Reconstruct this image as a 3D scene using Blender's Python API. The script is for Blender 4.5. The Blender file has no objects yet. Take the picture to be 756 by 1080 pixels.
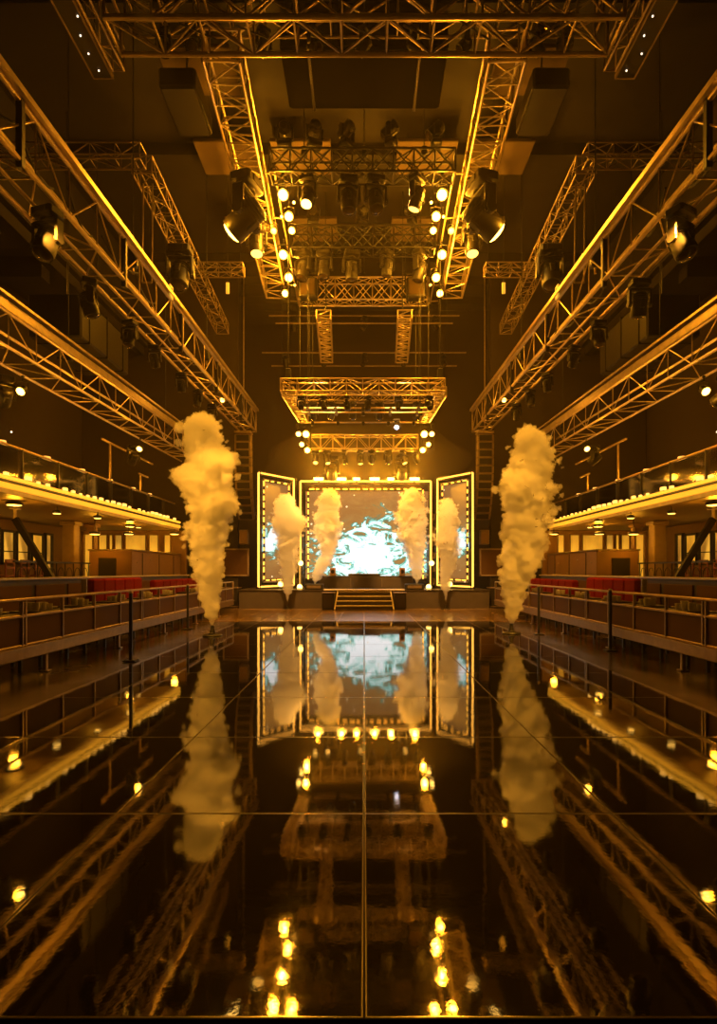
import bpy, bmesh, math, random
from mathutils import Vector, Matrix, noise as mnoise
random.seed(7)
sc = bpy.context.scene
COL = sc.collection
V = Vector
PI = math.pi
EYE = 1.6

def P(px, py, d):
    """point seen at photograph pixel (px, py) at distance d in front of the camera"""
    return V(((px - 384) / 600.0 * d, d, EYE + (602 - py) / 600.0 * d))

# ------------------------------------------------------------------ materials
def mat(name, col, rough=0.5, metal=0.0, emit=None, es=0.0, bump=0.0, bscale=20.0, var=0.0, spec=None):
    m = bpy.data.materials.new(name); m.use_nodes = True
    nt = m.node_tree; b = nt.nodes['Principled BSDF']
    b.inputs['Base Color'].default_value = (*col, 1)
    b.inputs['Roughness'].default_value = rough
    b.inputs['Metallic'].default_value = metal
    if spec is not None: b.inputs['IOR'].default_value = spec
    if emit:
        b.inputs['Emission Color'].default_value = (*emit, 1)
        b.inputs['Emission Strength'].default_value = es
    if var or bump:
        tc = nt.nodes.new('ShaderNodeTexCoord')
        n = nt.nodes.new('ShaderNodeTexNoise'); n.inputs['Scale'].default_value = bscale
        n.inputs['Detail'].default_value = 4
        nt.links.new(tc.outputs['Object'], n.inputs['Vector'])
        if var:
            r = nt.nodes.new('ShaderNodeMapRange')
            r.inputs['To Min'].default_value = max(0.02, rough - var); r.inputs['To Max'].default_value = min(1, rough + var)
            nt.links.new(n.outputs['Fac'], r.inputs['Value']); nt.links.new(r.outputs['Result'], b.inputs['Roughness'])
            mx = nt.nodes.new('ShaderNodeMix'); mx.data_type = 'RGBA'
            mx.inputs['A'].default_value = (*[c * .65 for c in col], 1); mx.inputs['B'].default_value = (*[min(1, c * 1.35) for c in col], 1)
            nt.links.new(n.outputs['Fac'], mx.inputs['Factor']); nt.links.new(mx.outputs['Result'], b.inputs['Base Color'])
        if bump:
            bp = nt.nodes.new('ShaderNodeBump'); bp.inputs['Strength'].default_value = bump
            nt.links.new(n.outputs['Fac'], bp.inputs['Height']); nt.links.new(bp.outputs['Normal'], b.inputs['Normal'])
    return m

AMB = (1.0, 0.375, 0.014)
M = {
 'alu': mat('truss aluminium', (.60, .47, .30), .36, .8, var=.12, bscale=6),
 'alud': mat('weathered truss steel', (.33, .25, .16), .42, .7, var=.12, bscale=6),
 'black': mat('black painted housing', (.014, .011, .008), .46, .0, var=.08, bscale=9),
 'tsilh': mat('truss darkened to silhouette', (.010, .007, .004), .45, .0, var=.1),  # colour darkened so the backlit cross trusses read as silhouettes
 'blackm': mat('black steel', (.03, .027, .023), .4, .5, var=.1),
 'lensoff': mat('dark glass lens', (.06, .04, .02), .08, .3),
 'wall': mat('dark brown painted wall', (.024, .014, .006), .75, var=.1, bscale=1.5, bump=.05),
 'ceil': mat('dark ceiling paint', (.010, .006, .003), .8, var=.1, bscale=1.2),
 'panel': mat('acoustic panel fabric', (.10, .065, .03), .9, bump=.2, bscale=60),
 'slab': mat('painted balcony slab', (.30, .21, .11), .5, var=.1, bscale=3),
 'fascia': mat('cream balcony fascia', (.75, .62, .42), .38, var=.08, bscale=4),
 'rail': mat('brushed rail metal', (.40, .29, .16), .36, .75, var=.1, bscale=8),
 'fpanel': mat('smoked fence panel', (.11, .052, .016), .6, .0, spec=1.2),
 'deck': mat('stage deck', (.05, .038, .028), .35, var=.12, bscale=4),
 'deckf': mat('stage skirt', (.08, .06, .04), .55, var=.1, bscale=3),
 'step': mat('pale step tread', (.72, .62, .46), .4, var=.05),
 'red': mat('red upholstery', (.20, .002, .0015), .85, bump=.25, bscale=14, var=.06, spec=1.2),
 'counter': mat('dark counter front', (.035, .022, .012), .5, var=.12, bscale=3),
 'ctop': mat('counter top', (.45, .38, .28), .25),
 'wood': mat('red brown wood', (.22, .06, .02), .45, var=.1, bscale=5),
 'glassw': mat('frosted tumbler', (.8, .74, .62), .2, 0),
 'box': mat('brown cladding', (.24, .135, .05), .5, var=.1, bscale=2),
 'cloth': mat('cream shade fabric', (.75, .6, .4), .8),
 'amp': mat('amber speaker box', (.55, .28, .06), .5),
 'tube': mat('amber led tube', (.9, .6, .2), .4, emit=(1, .50, .075), es=1.9),
 'dash': mat('amber led dash', (.9, .6, .2), .4, emit=(1, .47, .05), es=2.2),
 'lamp': mat('lit amber lamp lens', (.9, .7, .3), .3, emit=(1, .55, .10), es=9),
 'lampd': mat('lit soft lamp lens', (.9, .7, .3), .3, emit=(1, .52, .08), es=4),
 'blue': mat('lit cold lamp lens', (.7, .8, 1), .3, emit=(.5, .65, 1), es=5),
 'strip': mat('ledge glow', (.9, .7, .3), .4, emit=(1, .44, .025), es=1.3),
 'fglow': mat('ledge glow lower', (.9, .7, .3), .4, emit=(1, .42, .02), es=.9),
 'ledbox': mat('ledge lamp', (.9, .7, .3), .4, emit=(1, .52, .10), es=2.0),
 'bead': mat('white marker light', (.9, .9, .9), .4, emit=(1, .8, .55), es=2.5),
 'reddot': mat('red marker light', (.9, .1, .1), .4, emit=(1, .05, .05), es=1.5),
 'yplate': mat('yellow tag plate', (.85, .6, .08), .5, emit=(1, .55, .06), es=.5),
}
# clear glass: thin mix of transparent and gloss
g = bpy.data.materials.new('clear balustrade glass'); g.use_nodes = True; nt = g.node_tree; nt.nodes.clear()
o_ = nt.nodes.new('ShaderNodeOutputMaterial'); mx = nt.nodes.new('ShaderNodeMixShader'); tr = nt.nodes.new('ShaderNodeBsdfTransparent')
gl = nt.nodes.new('ShaderNodeBsdfGlossy'); gl.inputs['Roughness'].default_value = .06; gl.inputs['Color'].default_value = (.9, .85, .75, 1)
tr.inputs['Color'].default_value = (.94, .9, .82, 1); fr = nt.nodes.new('ShaderNodeFresnel'); fr.inputs['IOR'].default_value = 1.5
nt.links.new(fr.outputs[0], mx.inputs[0]); nt.links.new(tr.outputs[0], mx.inputs[1]); nt.links.new(gl.outputs[0], mx.inputs[2]); nt.links.new(mx.outputs[0], o_.inputs[0])
M['glass'] = g

def window_mat(name, c1, c2, es, scale):
    m = mat(name, (.3, .2, .1), .4); nt = m.node_tree; b = nt.nodes['Principled BSDF']
    tc = nt.nodes.new('ShaderNodeTexCoord'); mp = nt.nodes.new('ShaderNodeMapping'); mp.inputs['Scale'].default_value = (scale, scale, scale * .35)
    n = nt.nodes.new('ShaderNodeTexNoise'); n.inputs['Scale'].default_value = 1.0; n.inputs['Detail'].default_value = 3
    r = nt.nodes.new('ShaderNodeValToRGB'); r.color_ramp.elements[0].position = .38; r.color_ramp.elements[1].position = .62
    r.color_ramp.elements[0].color = (*c1, 1); r.color_ramp.elements[1].color = (*c2, 1)
    nt.links.new(tc.outputs['Object'], mp.inputs[0]); nt.links.new(mp.outputs[0], n.inputs['Vector']); nt.links.new(n.outputs['Fac'], r.inputs[0])
    nt.links.new(r.outputs[0], b.inputs['Emission Color']); b.inputs['Emission Strength'].default_value = es
    return m
M['win'] = window_mat('lit interior seen through pane', (.16, .06, .006), (.85, .40, .035), 1.0, 1.6)
M['winb'] = window_mat('bright lit pane', (.42, .17, .01), (.95, .42, .025), 1.0, 1.2)

# ------------------------------------------------------------------ mesh builder
class MB:
    def __init__(s): s.v = []; s.f = []
    def add(s, vs, fs):
        k = len(s.v); s.v += [tuple(v) for v in vs]; s.f += [tuple(i + k for i in f) for f in fs]; return s
    def box(s, c, d, rot=None, bev=0.0):
        c = V(c); x, y, z = d[0] / 2, d[1] / 2, d[2] / 2
        if bev > 0:
            b = min(bev, x * .9, y * .9, z * .9)
            pts = []
            for (hx, hy, zz) in ((x - b, y - b, -z), (x, y, -z + b), (x, y, z - b), (x - b, y - b, z)):
                q = b
                ring = [(hx, hy - q), (hx - q, hy), (-hx + q, hy), (-hx, hy - q), (-hx, -hy + q), (-hx + q, -hy), (hx - q, -hy), (hx, -hy + q)]
                pts += [V((a, bb, zz)) for a, bb in ring]
            fs = []
            for k in range(3):
                for i in range(8):
                    j = (i + 1) % 8; fs.append((k * 8 + i, k * 8 + j, k * 8 + 8 + j, k * 8 + 8 + i))
            fs.append(tuple(reversed(range(8)))); fs.append(tuple(range(24, 32)))
        else:
            pts = [V((a, b, cc)) for a in (-x, x) for b in (-y, y) for cc in (-z, z)]
            fs = [(0, 1, 3, 2), (4, 6, 7, 5), (0, 4, 5, 1), (2, 3, 7, 6), (0, 2, 6, 4), (1, 5, 7, 3)]
        if rot is not None: pts = [rot @ p for p in pts]
        return s.add([p + c for p in pts], fs)
    def bar(s, a, b, w, h=None, up=V((0, 0, 1))):
        a = V(a); b = V(b); h = h or w; d = (b - a)
        L = d.length
        if L < 1e-6: return s
        d /= L
        if abs(d.dot(up)) > .98: up = V((0, 1, 0)) if abs(d.y) < .9 else V((1, 0, 0))
        sd = d.cross(up).normalized(); u = sd.cross(d)
        pts = [p + sd * sx * w / 2 + u * sy * h / 2 for p in (a, b) for sx, sy in ((-1, -1), (1, -1), (1, 1), (-1, 1))]
        return s.add(pts, [(0, 3, 2, 1), (4, 5, 6, 7), (0, 1, 5, 4), (1, 2, 6, 5), (2, 3, 7, 6), (3, 0, 4, 7)])
    def tube(s, a, b, r, n=8, r2=None):
        a = V(a); b = V(b); d = b - a
        if d.length < 1e-6: return s
        d.normalize(); r2 = r if r2 is None else r2
        up = V((0, 0, 1)) if abs(d.z) < .9 else V((0, 1, 0))
        sd = d.cross(up).normalized(); u = sd.cross(d)
        pts = [p + (sd * math.cos(t) + u * math.sin(t)) * rr for p, rr in ((a, r), (b, r2)) for t in [2 * PI * i / n for i in range(n)]]
        fs = [(i, (i + 1) % n, n + (i + 1) % n, n + i) for i in range(n)] + [tuple(reversed(range(n))), tuple(range(n, 2 * n))]
        return s.add(pts, fs)
    def path(s, pts, r, n=8):
        for a, b in zip(pts, pts[1:]): s.tube(a, b, r, n)
        return s
    def lathe(s, prof, n=16, mtx=None):
        """prof: (radius, z) from bottom to top about the local z axis"""
        pts = []; fs = []
        for (r, z) in prof: pts += [V((max(r, 1e-4) * math.cos(2 * PI * i / n), max(r, 1e-4) * math.sin(2 * PI * i / n), z)) for i in range(n)]
        for k in range(len(prof) - 1):
            for i in range(n):
                j = (i + 1) % n; fs.append((k * n + i, k * n + j, k * n + n + j, k * n + n + i))
        fs.append(tuple(reversed(range(n)))); fs.append(tuple(range((len(prof) - 1) * n, len(prof) * n)))
        if mtx is not None: pts = [mtx @ p for p in pts]
        return s.add(pts, fs)
    def prism(s, poly, a, b):
        """poly: list of (u, z) in the plane across x from a to b (x extents)"""
        n = len(poly)
        pts = [V((x, u, z)) for x in (a, b) for u, z in poly]
        return s.add(pts, [(i, (i + 1) % n, n + (i + 1) % n, n + i) for i in range(n)] + [tuple(reversed(range(n))), tuple(range(n, 2 * n))])
    def mesh(s, name, m, smooth=False):
        me = bpy.data.meshes.new(name); me.from_pydata(s.v, [], s.f)
        me.materials.append(M[m] if isinstance(m, str) else m)
        bm = bmesh.new(); bm.from_mesh(me); bmesh.ops.recalc_face_normals(bm, faces=bm.faces); bm.to_mesh(me); bm.free()
        if smooth:
            me.polygons.foreach_set('use_smooth', [True] * len(me.polygons))
            me.set_sharp_from_angle(angle=math.radians(40))
        me.update(); return me
    def build(s, name, m, parent=None, smooth=False, mtx=None, label=None):
        return inst(name, s.mesh(name, m, smooth), parent, mtx, label)

def inst(name, me, parent=None, mtx=None, label=None):
    o = bpy.data.objects.new(name, me); COL.objects.link(o)
    if parent is not None: o.parent = parent
    if mtx is not None: o.matrix_basis = mtx
    if label: o['label'] = label
    return o
def thing(name, label, cat, loc=(0, 0, 0), rz=0.0, group=None, scale=1.0, rot=None):
    o = bpy.data.objects.new(name, None); COL.objects.link(o); o.empty_display_size = .2
    o.location = loc; o.rotation_euler = rot if rot else (0, 0, rz); o.scale = (scale,) * 3
    return tag(o, label, cat, group)
def tag(o, label, cat, group=None):
    o['label'] = label; o['category'] = cat
    if group: o['group'] = group
    return o
def struct(name, mb, m, label=None):
    o = mb.build(name, m); o['kind'] = 'structure'
    if label: o['label'] = label
    return o
ORD = 'first second third fourth fifth sixth seventh eighth ninth tenth eleventh twelfth thirteenth fourteenth fifteenth sixteenth seventeenth eighteenth nineteenth twentieth'.split()
SIDE = {-1: 'left', 1: 'right'}
T = Matrix.Translation
def R(a, ax): return Matrix.Rotation(a, 4, ax)

def point(name, loc, power, col=AMB, r=.08):
    l = bpy.data.lights.new(name, 'POINT'); l.energy = power; l.color = col; l.shadow_soft_size = r
    o = bpy.data.objects.new(name, l); COL.objects.link(o); o.location = loc; return o
def area(name, loc, rot, sx, sy, power, col=AMB, spread=PI):
    l = bpy.data.lights.new(name, 'AREA'); l.shape = 'RECTANGLE'; l.size = sx; l.size_y = sy; l.energy = power; l.color = col; l.spread = spread
    o = bpy.data.objects.new(name, l); COL.objects.link(o); o.location = loc; o.rotation_euler = rot; return o
def spot(name, loc, to, power, ang, col=AMB, blend=.6, r=.1):
    l = bpy.data.lights.new(name, 'SPOT'); l.energy = power; l.color = col; l.spot_size = math.radians(ang); l.spot_blend = blend; l.shadow_soft_size = r
    o = bpy.data.objects.new(name, l); COL.objects.link(o); o.location = loc
    o.rotation_euler = (V(to) - V(loc)).to_track_quat('-Z', 'Y').to_euler(); return o

# ------------------------------------------------------------------ truss
def truss(name, label, p0, p1, w, h, bay, rc=.035, rb=.018, m='alu', group=None, faces='btlr', cross=False, root=None, mb_=None, chn='chord', cat='truss'):
    """box truss from p0 to p1 (centres of the bottom face), w wide, h tall"""
    p0 = V(p0); p1 = V(p1)
    t = root or thing(name, label, cat, p0, group=group)
    d = (p1 - p0); L = d.length; dn = d / L
    up = V((0, 0, 1)) if abs(dn.z) < .9 else V((0, 1, 0))
    sd = dn.cross(up).normalized(); u = sd.cross(dn).normalized()
    off = {'bl': -sd * w / 2, 'br': sd * w / 2, 'tl': -sd * w / 2 + u * h, 'tr': sd * w / 2 + u * h}
    base = p0 - t.location if root is None else p0 - root.location
    for k, q in off.items():
        MB().tube(base + q, base + q + d, rc, 8).build(chn, m, t, True)
    n = max(2, round(L / bay)); b = MB()
    prs = {'b': ('bl', 'br'), 't': ('tl', 'tr'), 'l': ('bl', 'tl'), 'r': ('br', 'tr')}
    for fc in faces:
        a_, b_ = off[prs[fc][0]], off[prs[fc][1]]
        for i in range(n + 1):
            s0 = base + d * (i / n)
            b.tube(s0 + a_, s0 + b_, rb * (1.5 if i in (0, n) else 1), 6)
            if i < n:
                s1 = base + d * ((i + 1) / n)
                if i % 2 or cross: b.tube(s0 + a_, s1 + b_, rb, 6)
                if (i % 2 == 0) or cross: b.tube(s0 + b_, s1 + a_, rb, 6)
    b.build('lattice', m, t, True)
    return t

# ------------------------------------------------------------------ moving heads and lamps (meshes shared by every copy)
def ring_pts(r, n, ax='z'):
    return [V((r * math.cos(2 * PI * i / n), r * math.sin(2 * PI * i / n), 0)) for i in range(n)]
MH = {}
def build_mh():
    # hanging pose: z = 0 at the clamp, everything below
    b = MB(); b.box((0, 0, -.13), (.42, .30, .16), bev=.03); b.box((0, -.155, -.13), (.2, .02, .08)); b.tube((0, 0, -.21), (0, 0, -.25), .11, 16)
    MH['base'] = b.mesh('moving_head_base', 'black', True)
    c = MB()
    for x in (-.12, .12): c.box((x, 0, -.03), (.05, .07, .10), bev=.01); c.tube((x, -.06, .0), (x, .06, .0), .035, 8)
    MH['clamp'] = c.mesh('moving_head_clamp', 'blackm', True)
    y = MB(); y.box((0, 0, -.275), (.46, .16, .06), bev=.02)
    for x in (-.23, .23):
        y.box((x, 0, -.45), (.055, .17, .38), bev=.022); y.tube((x - .035, 0, -.58), (x + .035, 0, -.58), .075, 14)
    MH['yoke'] = y.mesh('moving_head_yoke', 'black', True)
    h = MB(); h.lathe([(.05, .24), (.11, .235), (.155, .19), (.165, .08), (.16, 0), (.17, -.1), (.175, -.2), (.168, -.27), (.15, -.275)][::-1], 20)
    for k in range(4): h.lathe([(.172, .05 + k * .04), (.176, .06 + k * .04), (.172, .07 + k * .04)], 20)
    for a in (0, PI): h.box((0, .165 * math.cos(a), 0), (.1, .04, .2), bev=.012)
    MH['head'] = h.mesh('moving_head_body', 'black', True)
    l = MB(); l.lathe([(.02, -.325), (.08, -.315), (.125, -.295), (.145, -.27)], 20)
    for k in ('lensoff', 'lamp', 'lampd', 'blue'): MH[k] = l.mesh('moving_head_lens', k, True)
    # lamp can
    c = MB(); c.lathe([(.13, -.14), (.135, -.12), (.12, -.11), (.115, .05), (.07, .13), (.03, .15)], 16); MH['can'] = c.mesh('par_can_housing', 'blackm', True)
    l = MB(); l.lathe([(.01, -.185), (.06, -.175), (.1, -.15), (.12, -.13)], 16)
    for k in ('lamp', 'lampd'): MH['c' + k] = l.mesh('par_can_lens', k, True)
    y = MB(); y.path([V((-.145, 0, 0)), V((-.145, 0, .2)), V((0, 0, .24)), V((.145, 0, .2)), V((.145, 0, 0))], .012, 6); y.tube((0, 0, .23), (0, 0, .36), .02, 8); y.box((0, 0, .36), (.06, .08, .06), bev=.01)
    MH['cyoke'] = y.mesh('par_can_yoke', 'blackm', True)
build_mh()
def moving_head(loc, label, pan=0., tilt=0., s=1., up=False, lens='lensoff', group=None, name='moving_head_light'):
    t = thing(name, label, 'stage light', loc, pan, group, s, rot=((PI if up else 0), 0, pan))
    inst('base', MH['base'], t); inst('mounting_clamp', MH['clamp'], t); y = inst('yoke', MH['yoke'], t)
    h = inst('head', MH['head'], t, T((0, 0, -.58)) @ R(tilt, 'X'))
    inst('lens', MH[lens], h, label='glowing lens' if lens != 'lensoff' else None)
    return t
def par_can(loc, label, pan=0., tilt=0., s=1., lens='lamp', group=None):
    t = thing('par_can_light', label, 'stage light', loc, pan, group, s)
    inst('mounting_yoke', MH['cyoke'], t)
    h = inst('housing', MH['can'], t, R(tilt, 'X')); inst('lens', MH['c' + lens], h, label='glowing amber lens')
    return t

# ================================================================== SETTING
def floor_mat():
    m = bpy.data.materials.new('polished black tiles'); m.use_nodes = True; nt = m.node_tree; L = nt.links
    b = nt.nodes['Principled BSDF']
    geo = nt.nodes.new('ShaderNodeNewGeometry'); sx = nt.nodes.new('ShaderNodeSeparateXYZ'); L.new(geo.outputs['Position'], sx.inputs[0])
    def math_(op, a, bb=None, c=None):
        n = nt.nodes.new('ShaderNodeMath'); n.operation = op
        for i, v in enumerate((a, bb, c)):
            if v is None: continue
            if isinstance(v, (int, float)): n.inputs[i].default_value = v
            else: L.new(v, n.inputs[i])
        return n.outputs[0]
    def seam(src, off, pitch, wid):
        a = math_('ADD', src, off); q = math_('DIVIDE', a, pitch); f = math_('FRACT', math_('ADD', q, .5)); d = math_('ABSOLUTE', math_('SUBTRACT', f, .5))
        d = math_('MULTIPLY', d, pitch)
        mr = nt.nodes.new('ShaderNodeMapRange'); mr.inputs['From Min'].default_value = wid * .6; mr.inputs['From Max'].default_value = wid
        mr.inputs['To Min'].default_value = 1; mr.inputs['To Max'].default_value = 0; L.new(d, mr.inputs['Value']); return mr.outputs[0]
    s = math_('MAXIMUM', seam(sx.outputs['X'], 0.0, 1.63, .006), seam(sx.outputs['Y'], -2.03, 1.72, .008))
    edge_glint = math_('SUBTRACT', math_('MAXIMUM', seam(sx.outputs['X'], 0.0, 1.63, .014), seam(sx.outputs['Y'], -2.03, 1.72, .017)), s)  # pale seam edges paint in the light caught by tile bevels
    cm = nt.nodes.new('ShaderNodeMix'); cm.data_type = 'RGBA'; cm.inputs['A'].default_value = (.012, .009, .006, 1); cm.inputs['B'].default_value = (.12, .08, .04, 1); L.new(edge_glint, cm.inputs['Factor']); L.new(cm.outputs['Result'], b.inputs['Base Color'])
    n1 = nt.nodes.new('ShaderNodeTexNoise'); n1.inputs['Scale'].default_value = 1.1; n1.inputs['Detail'].default_value = 3; L.new(geo.outputs['Position'], n1.inputs['Vector'])
    n2 = nt.nodes.new('ShaderNodeTexNoise'); n2.inputs['Scale'].default_value = 34; n2.inputs['Detail'].default_value = 6; L.new(geo.outputs['Position'], n2.inputs['Vector'])
    n3 = nt.nodes.new('ShaderNodeTexNoise'); n3.inputs['Scale'].default_value = 5; n3.inputs['Detail'].default_value = 7; n3.inputs['Roughness'].default_value = .7; L.new(geo.outputs['Position'], n3.inputs['Vector'])
    mr = nt.nodes.new('ShaderNodeMapRange'); mr.inputs['From Min'].default_value = .35; mr.inputs['From Max'].default_value = .75
    mr.inputs['To Min'].default_value = .010; mr.inputs['To Max'].default_value = .06; L.new(n3.outputs['Fac'], mr.inputs['Value'])
    r = math_('ADD', math_('ADD', mr.outputs[0], math_('MULTIPLY', s, .5)), math_('MULTIPLY', edge_glint, .2)); L.new(r, b.inputs['Roughness'])
    L.new(math_('SUBTRACT', 2.1, math_('MULTIPLY', s, 1.0)), b.inputs['IOR'])
    b.inputs['Specular Tint'].default_value = (1, .93, .8, 1)
    h = math_('SUBTRACT', math_('ADD', math_('MULTIPLY', n1.outputs['Fac'], .0035), math_('MULTIPLY', n2.outputs['Fac'], .00022)), math_('MULTIPLY', s, .0012))
    bp = nt.nodes.new('ShaderNodeBump'); bp.inputs['Strength'].default_value = .5; bp.inputs['Distance'].default_value = 1.0; L.new(h, bp.inputs['Height']); L.new(bp.outputs[0], b.inputs['Normal'])
    return m
M['floor'] = floor_mat()
def tiles2(name, col, rough, pitch, seamc):
    m = mat(name, col, rough, var=.08, bscale=2); nt = m.node_tree; b = nt.nodes['Principled BSDF']
    br = nt.nodes.new('ShaderNodeTexBrick'); br.offset = 0; geo = nt.nodes.new('ShaderNodeNewGeometry'); nt.links.new(geo.outputs['Position'], br.inputs['Vector'])
    br.inputs['Scale'].default_value = 1; br.inputs['Brick Width'].default_value = pitch; br.inputs['Row Height'].default_value = pitch * 1.6
    br.inputs['Mortar Size'].default_value = .022; br.inputs['Color1'].default_value = (*col, 1); br.inputs['Color2'].default_value = (*[c * 1.5 for c in col], 1); br.inputs['Mortar'].default_value = (*seamc, 1)
    nt.links.new(br.outputs['Color'], b.inputs['Base Color']); b.inputs['IOR'].default_value = 1.8
    return m
M['floorf'] = tiles2('brown front tiles', (.17, .10, .04), .22, .815, (.45, .30, .14))
M['floors'] = mat('side aisle floor', (.06, .042, .026), .22, var=.16, bscale=.9, spec=1.7)

struct('floor', MB().box((0, 16, -.06), (30, 40, .10)), 'floors', 'dark semi gloss side aisle floor')
struct('floor_dance', MB().box((0, 10.0, -.03), (7.9, 15.94, .06)), 'floor', 'polished black tiled dance floor')
struct('floor_front', MB().box((0, 21.2, -.031), (11.0, 6.4, .062)), 'floorf', 'brown tiles in front of the stage')
struct('floor_threshold', MB().box((0, .95, -.025), (12, 2.1, .06)), mat('black rubber edge', (.006, .005, .004), .7), 'black edge strip of the floor')
CZ = 15.8
struct('ceiling', MB().box((0, 15, CZ + .1), (30, 40, .2)), 'ceil')
struct('wall_left', MB().box((-13.6, 15, 7.9), (.3, 40, 15.9)), 'wall')
struct('wall_right', MB().box((13.6, 15, 7.9), (.3, 40, 15.9)), 'wall')
struct('wall_back', MB().box((0, 31.2, 7.9), (27.4, .3, 15.9)), 'wall')
struct('wall_rear', MB().box((0, -4, 7.9), (27.4, .3, 15.9)), 'wall')
for s in (-1, 1):
    n = SIDE[s]
    struct('wall_stage_' + n, MB().box((s * 9.7, 27.2, 7.9), (7.4, .3, 15.8)), 'wall')
    # dropped soffit over the balcony with its edge beam
    struct('ceiling_soffit_' + n, MB().box((s * 12.1, 12, 12.2), (2.8, 30, .25)), 'ceil')
    struct('beam_soffit_' + n, MB().box((s * 10.6, 12, 12.1), (.3, 30, .55)).box((s * 10.35, 12, 12.25), (.25, 30, .12)), 'ceil')
    struct('wall_bulkhead_' + n, MB().box((s * 10.75, 12, 14.1), (.15, 30, 3.4)), 'ceil')
    struct('beam_cross_' + n, MB().box((s * 12.1, 13.4, 11.75), (2.7, .5, .7)).box((s * 12.1, 19.2, 11.75), (2.7, .5, .7)), 'ceil')
# ceiling beams and panels
for i, y in enumerate((14.0, 19.05, 25.6, 27.6, 29.6)):
    struct('beam_ceiling', MB().box((0, y, CZ - .2), (21.2, .35, .4)), 'ceil')
k = 0
for y in (15.3, 18.5, 22.4):
    for x in (-4.4, -2.0, 2.0, 4.4):
        if y < 16 and abs(x) < 3: continue
        b = MB().box((0, 0, 0), (1.9, 1.5, .12), bev=.02)
        o = b.build('ceiling_panel', 'panel', mtx=T((x, y, CZ - .75)))
        MB().tube((-.6, 0, 0), (-.6, 0, .75), .01, 6).tube((.6, 0, 0), (.6, 0, .75), .01, 6).build('hanger', 'blackm', o)
        tag(o, 'brown acoustic panel hung under the ceiling above the lamp rig', 'ceiling panel', 'ceiling panels above the lamp rig')

t = thing('air_duct', 'wide matt black air duct box close under the ceiling in front of the lamp rig', 'duct', (0, 15.1, 15.0))
MB().box((0, 0, 0), (4.2, 1.9, .8), bev=.05).build('body', mat('matt black duct', (.005, .004, .003), .95, spec=1.1), t)
for x in (-1.4, 1.4): MB().box((x, 0, 0), (.07, 1.96, .86), bev=.01).tube((x, 0, .4), (x, 0, .8), .02, 6).build('hanger', 'blackm', t)
def hang(t, pts, ztop):
    # thin steel cables from the thing (local points) up to the ceiling
    for q in pts: MB().tube(q, (q[0], q[1], ztop - t.location.z), .012, 6).build('hanging_cable', 'blackm', t)

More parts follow.
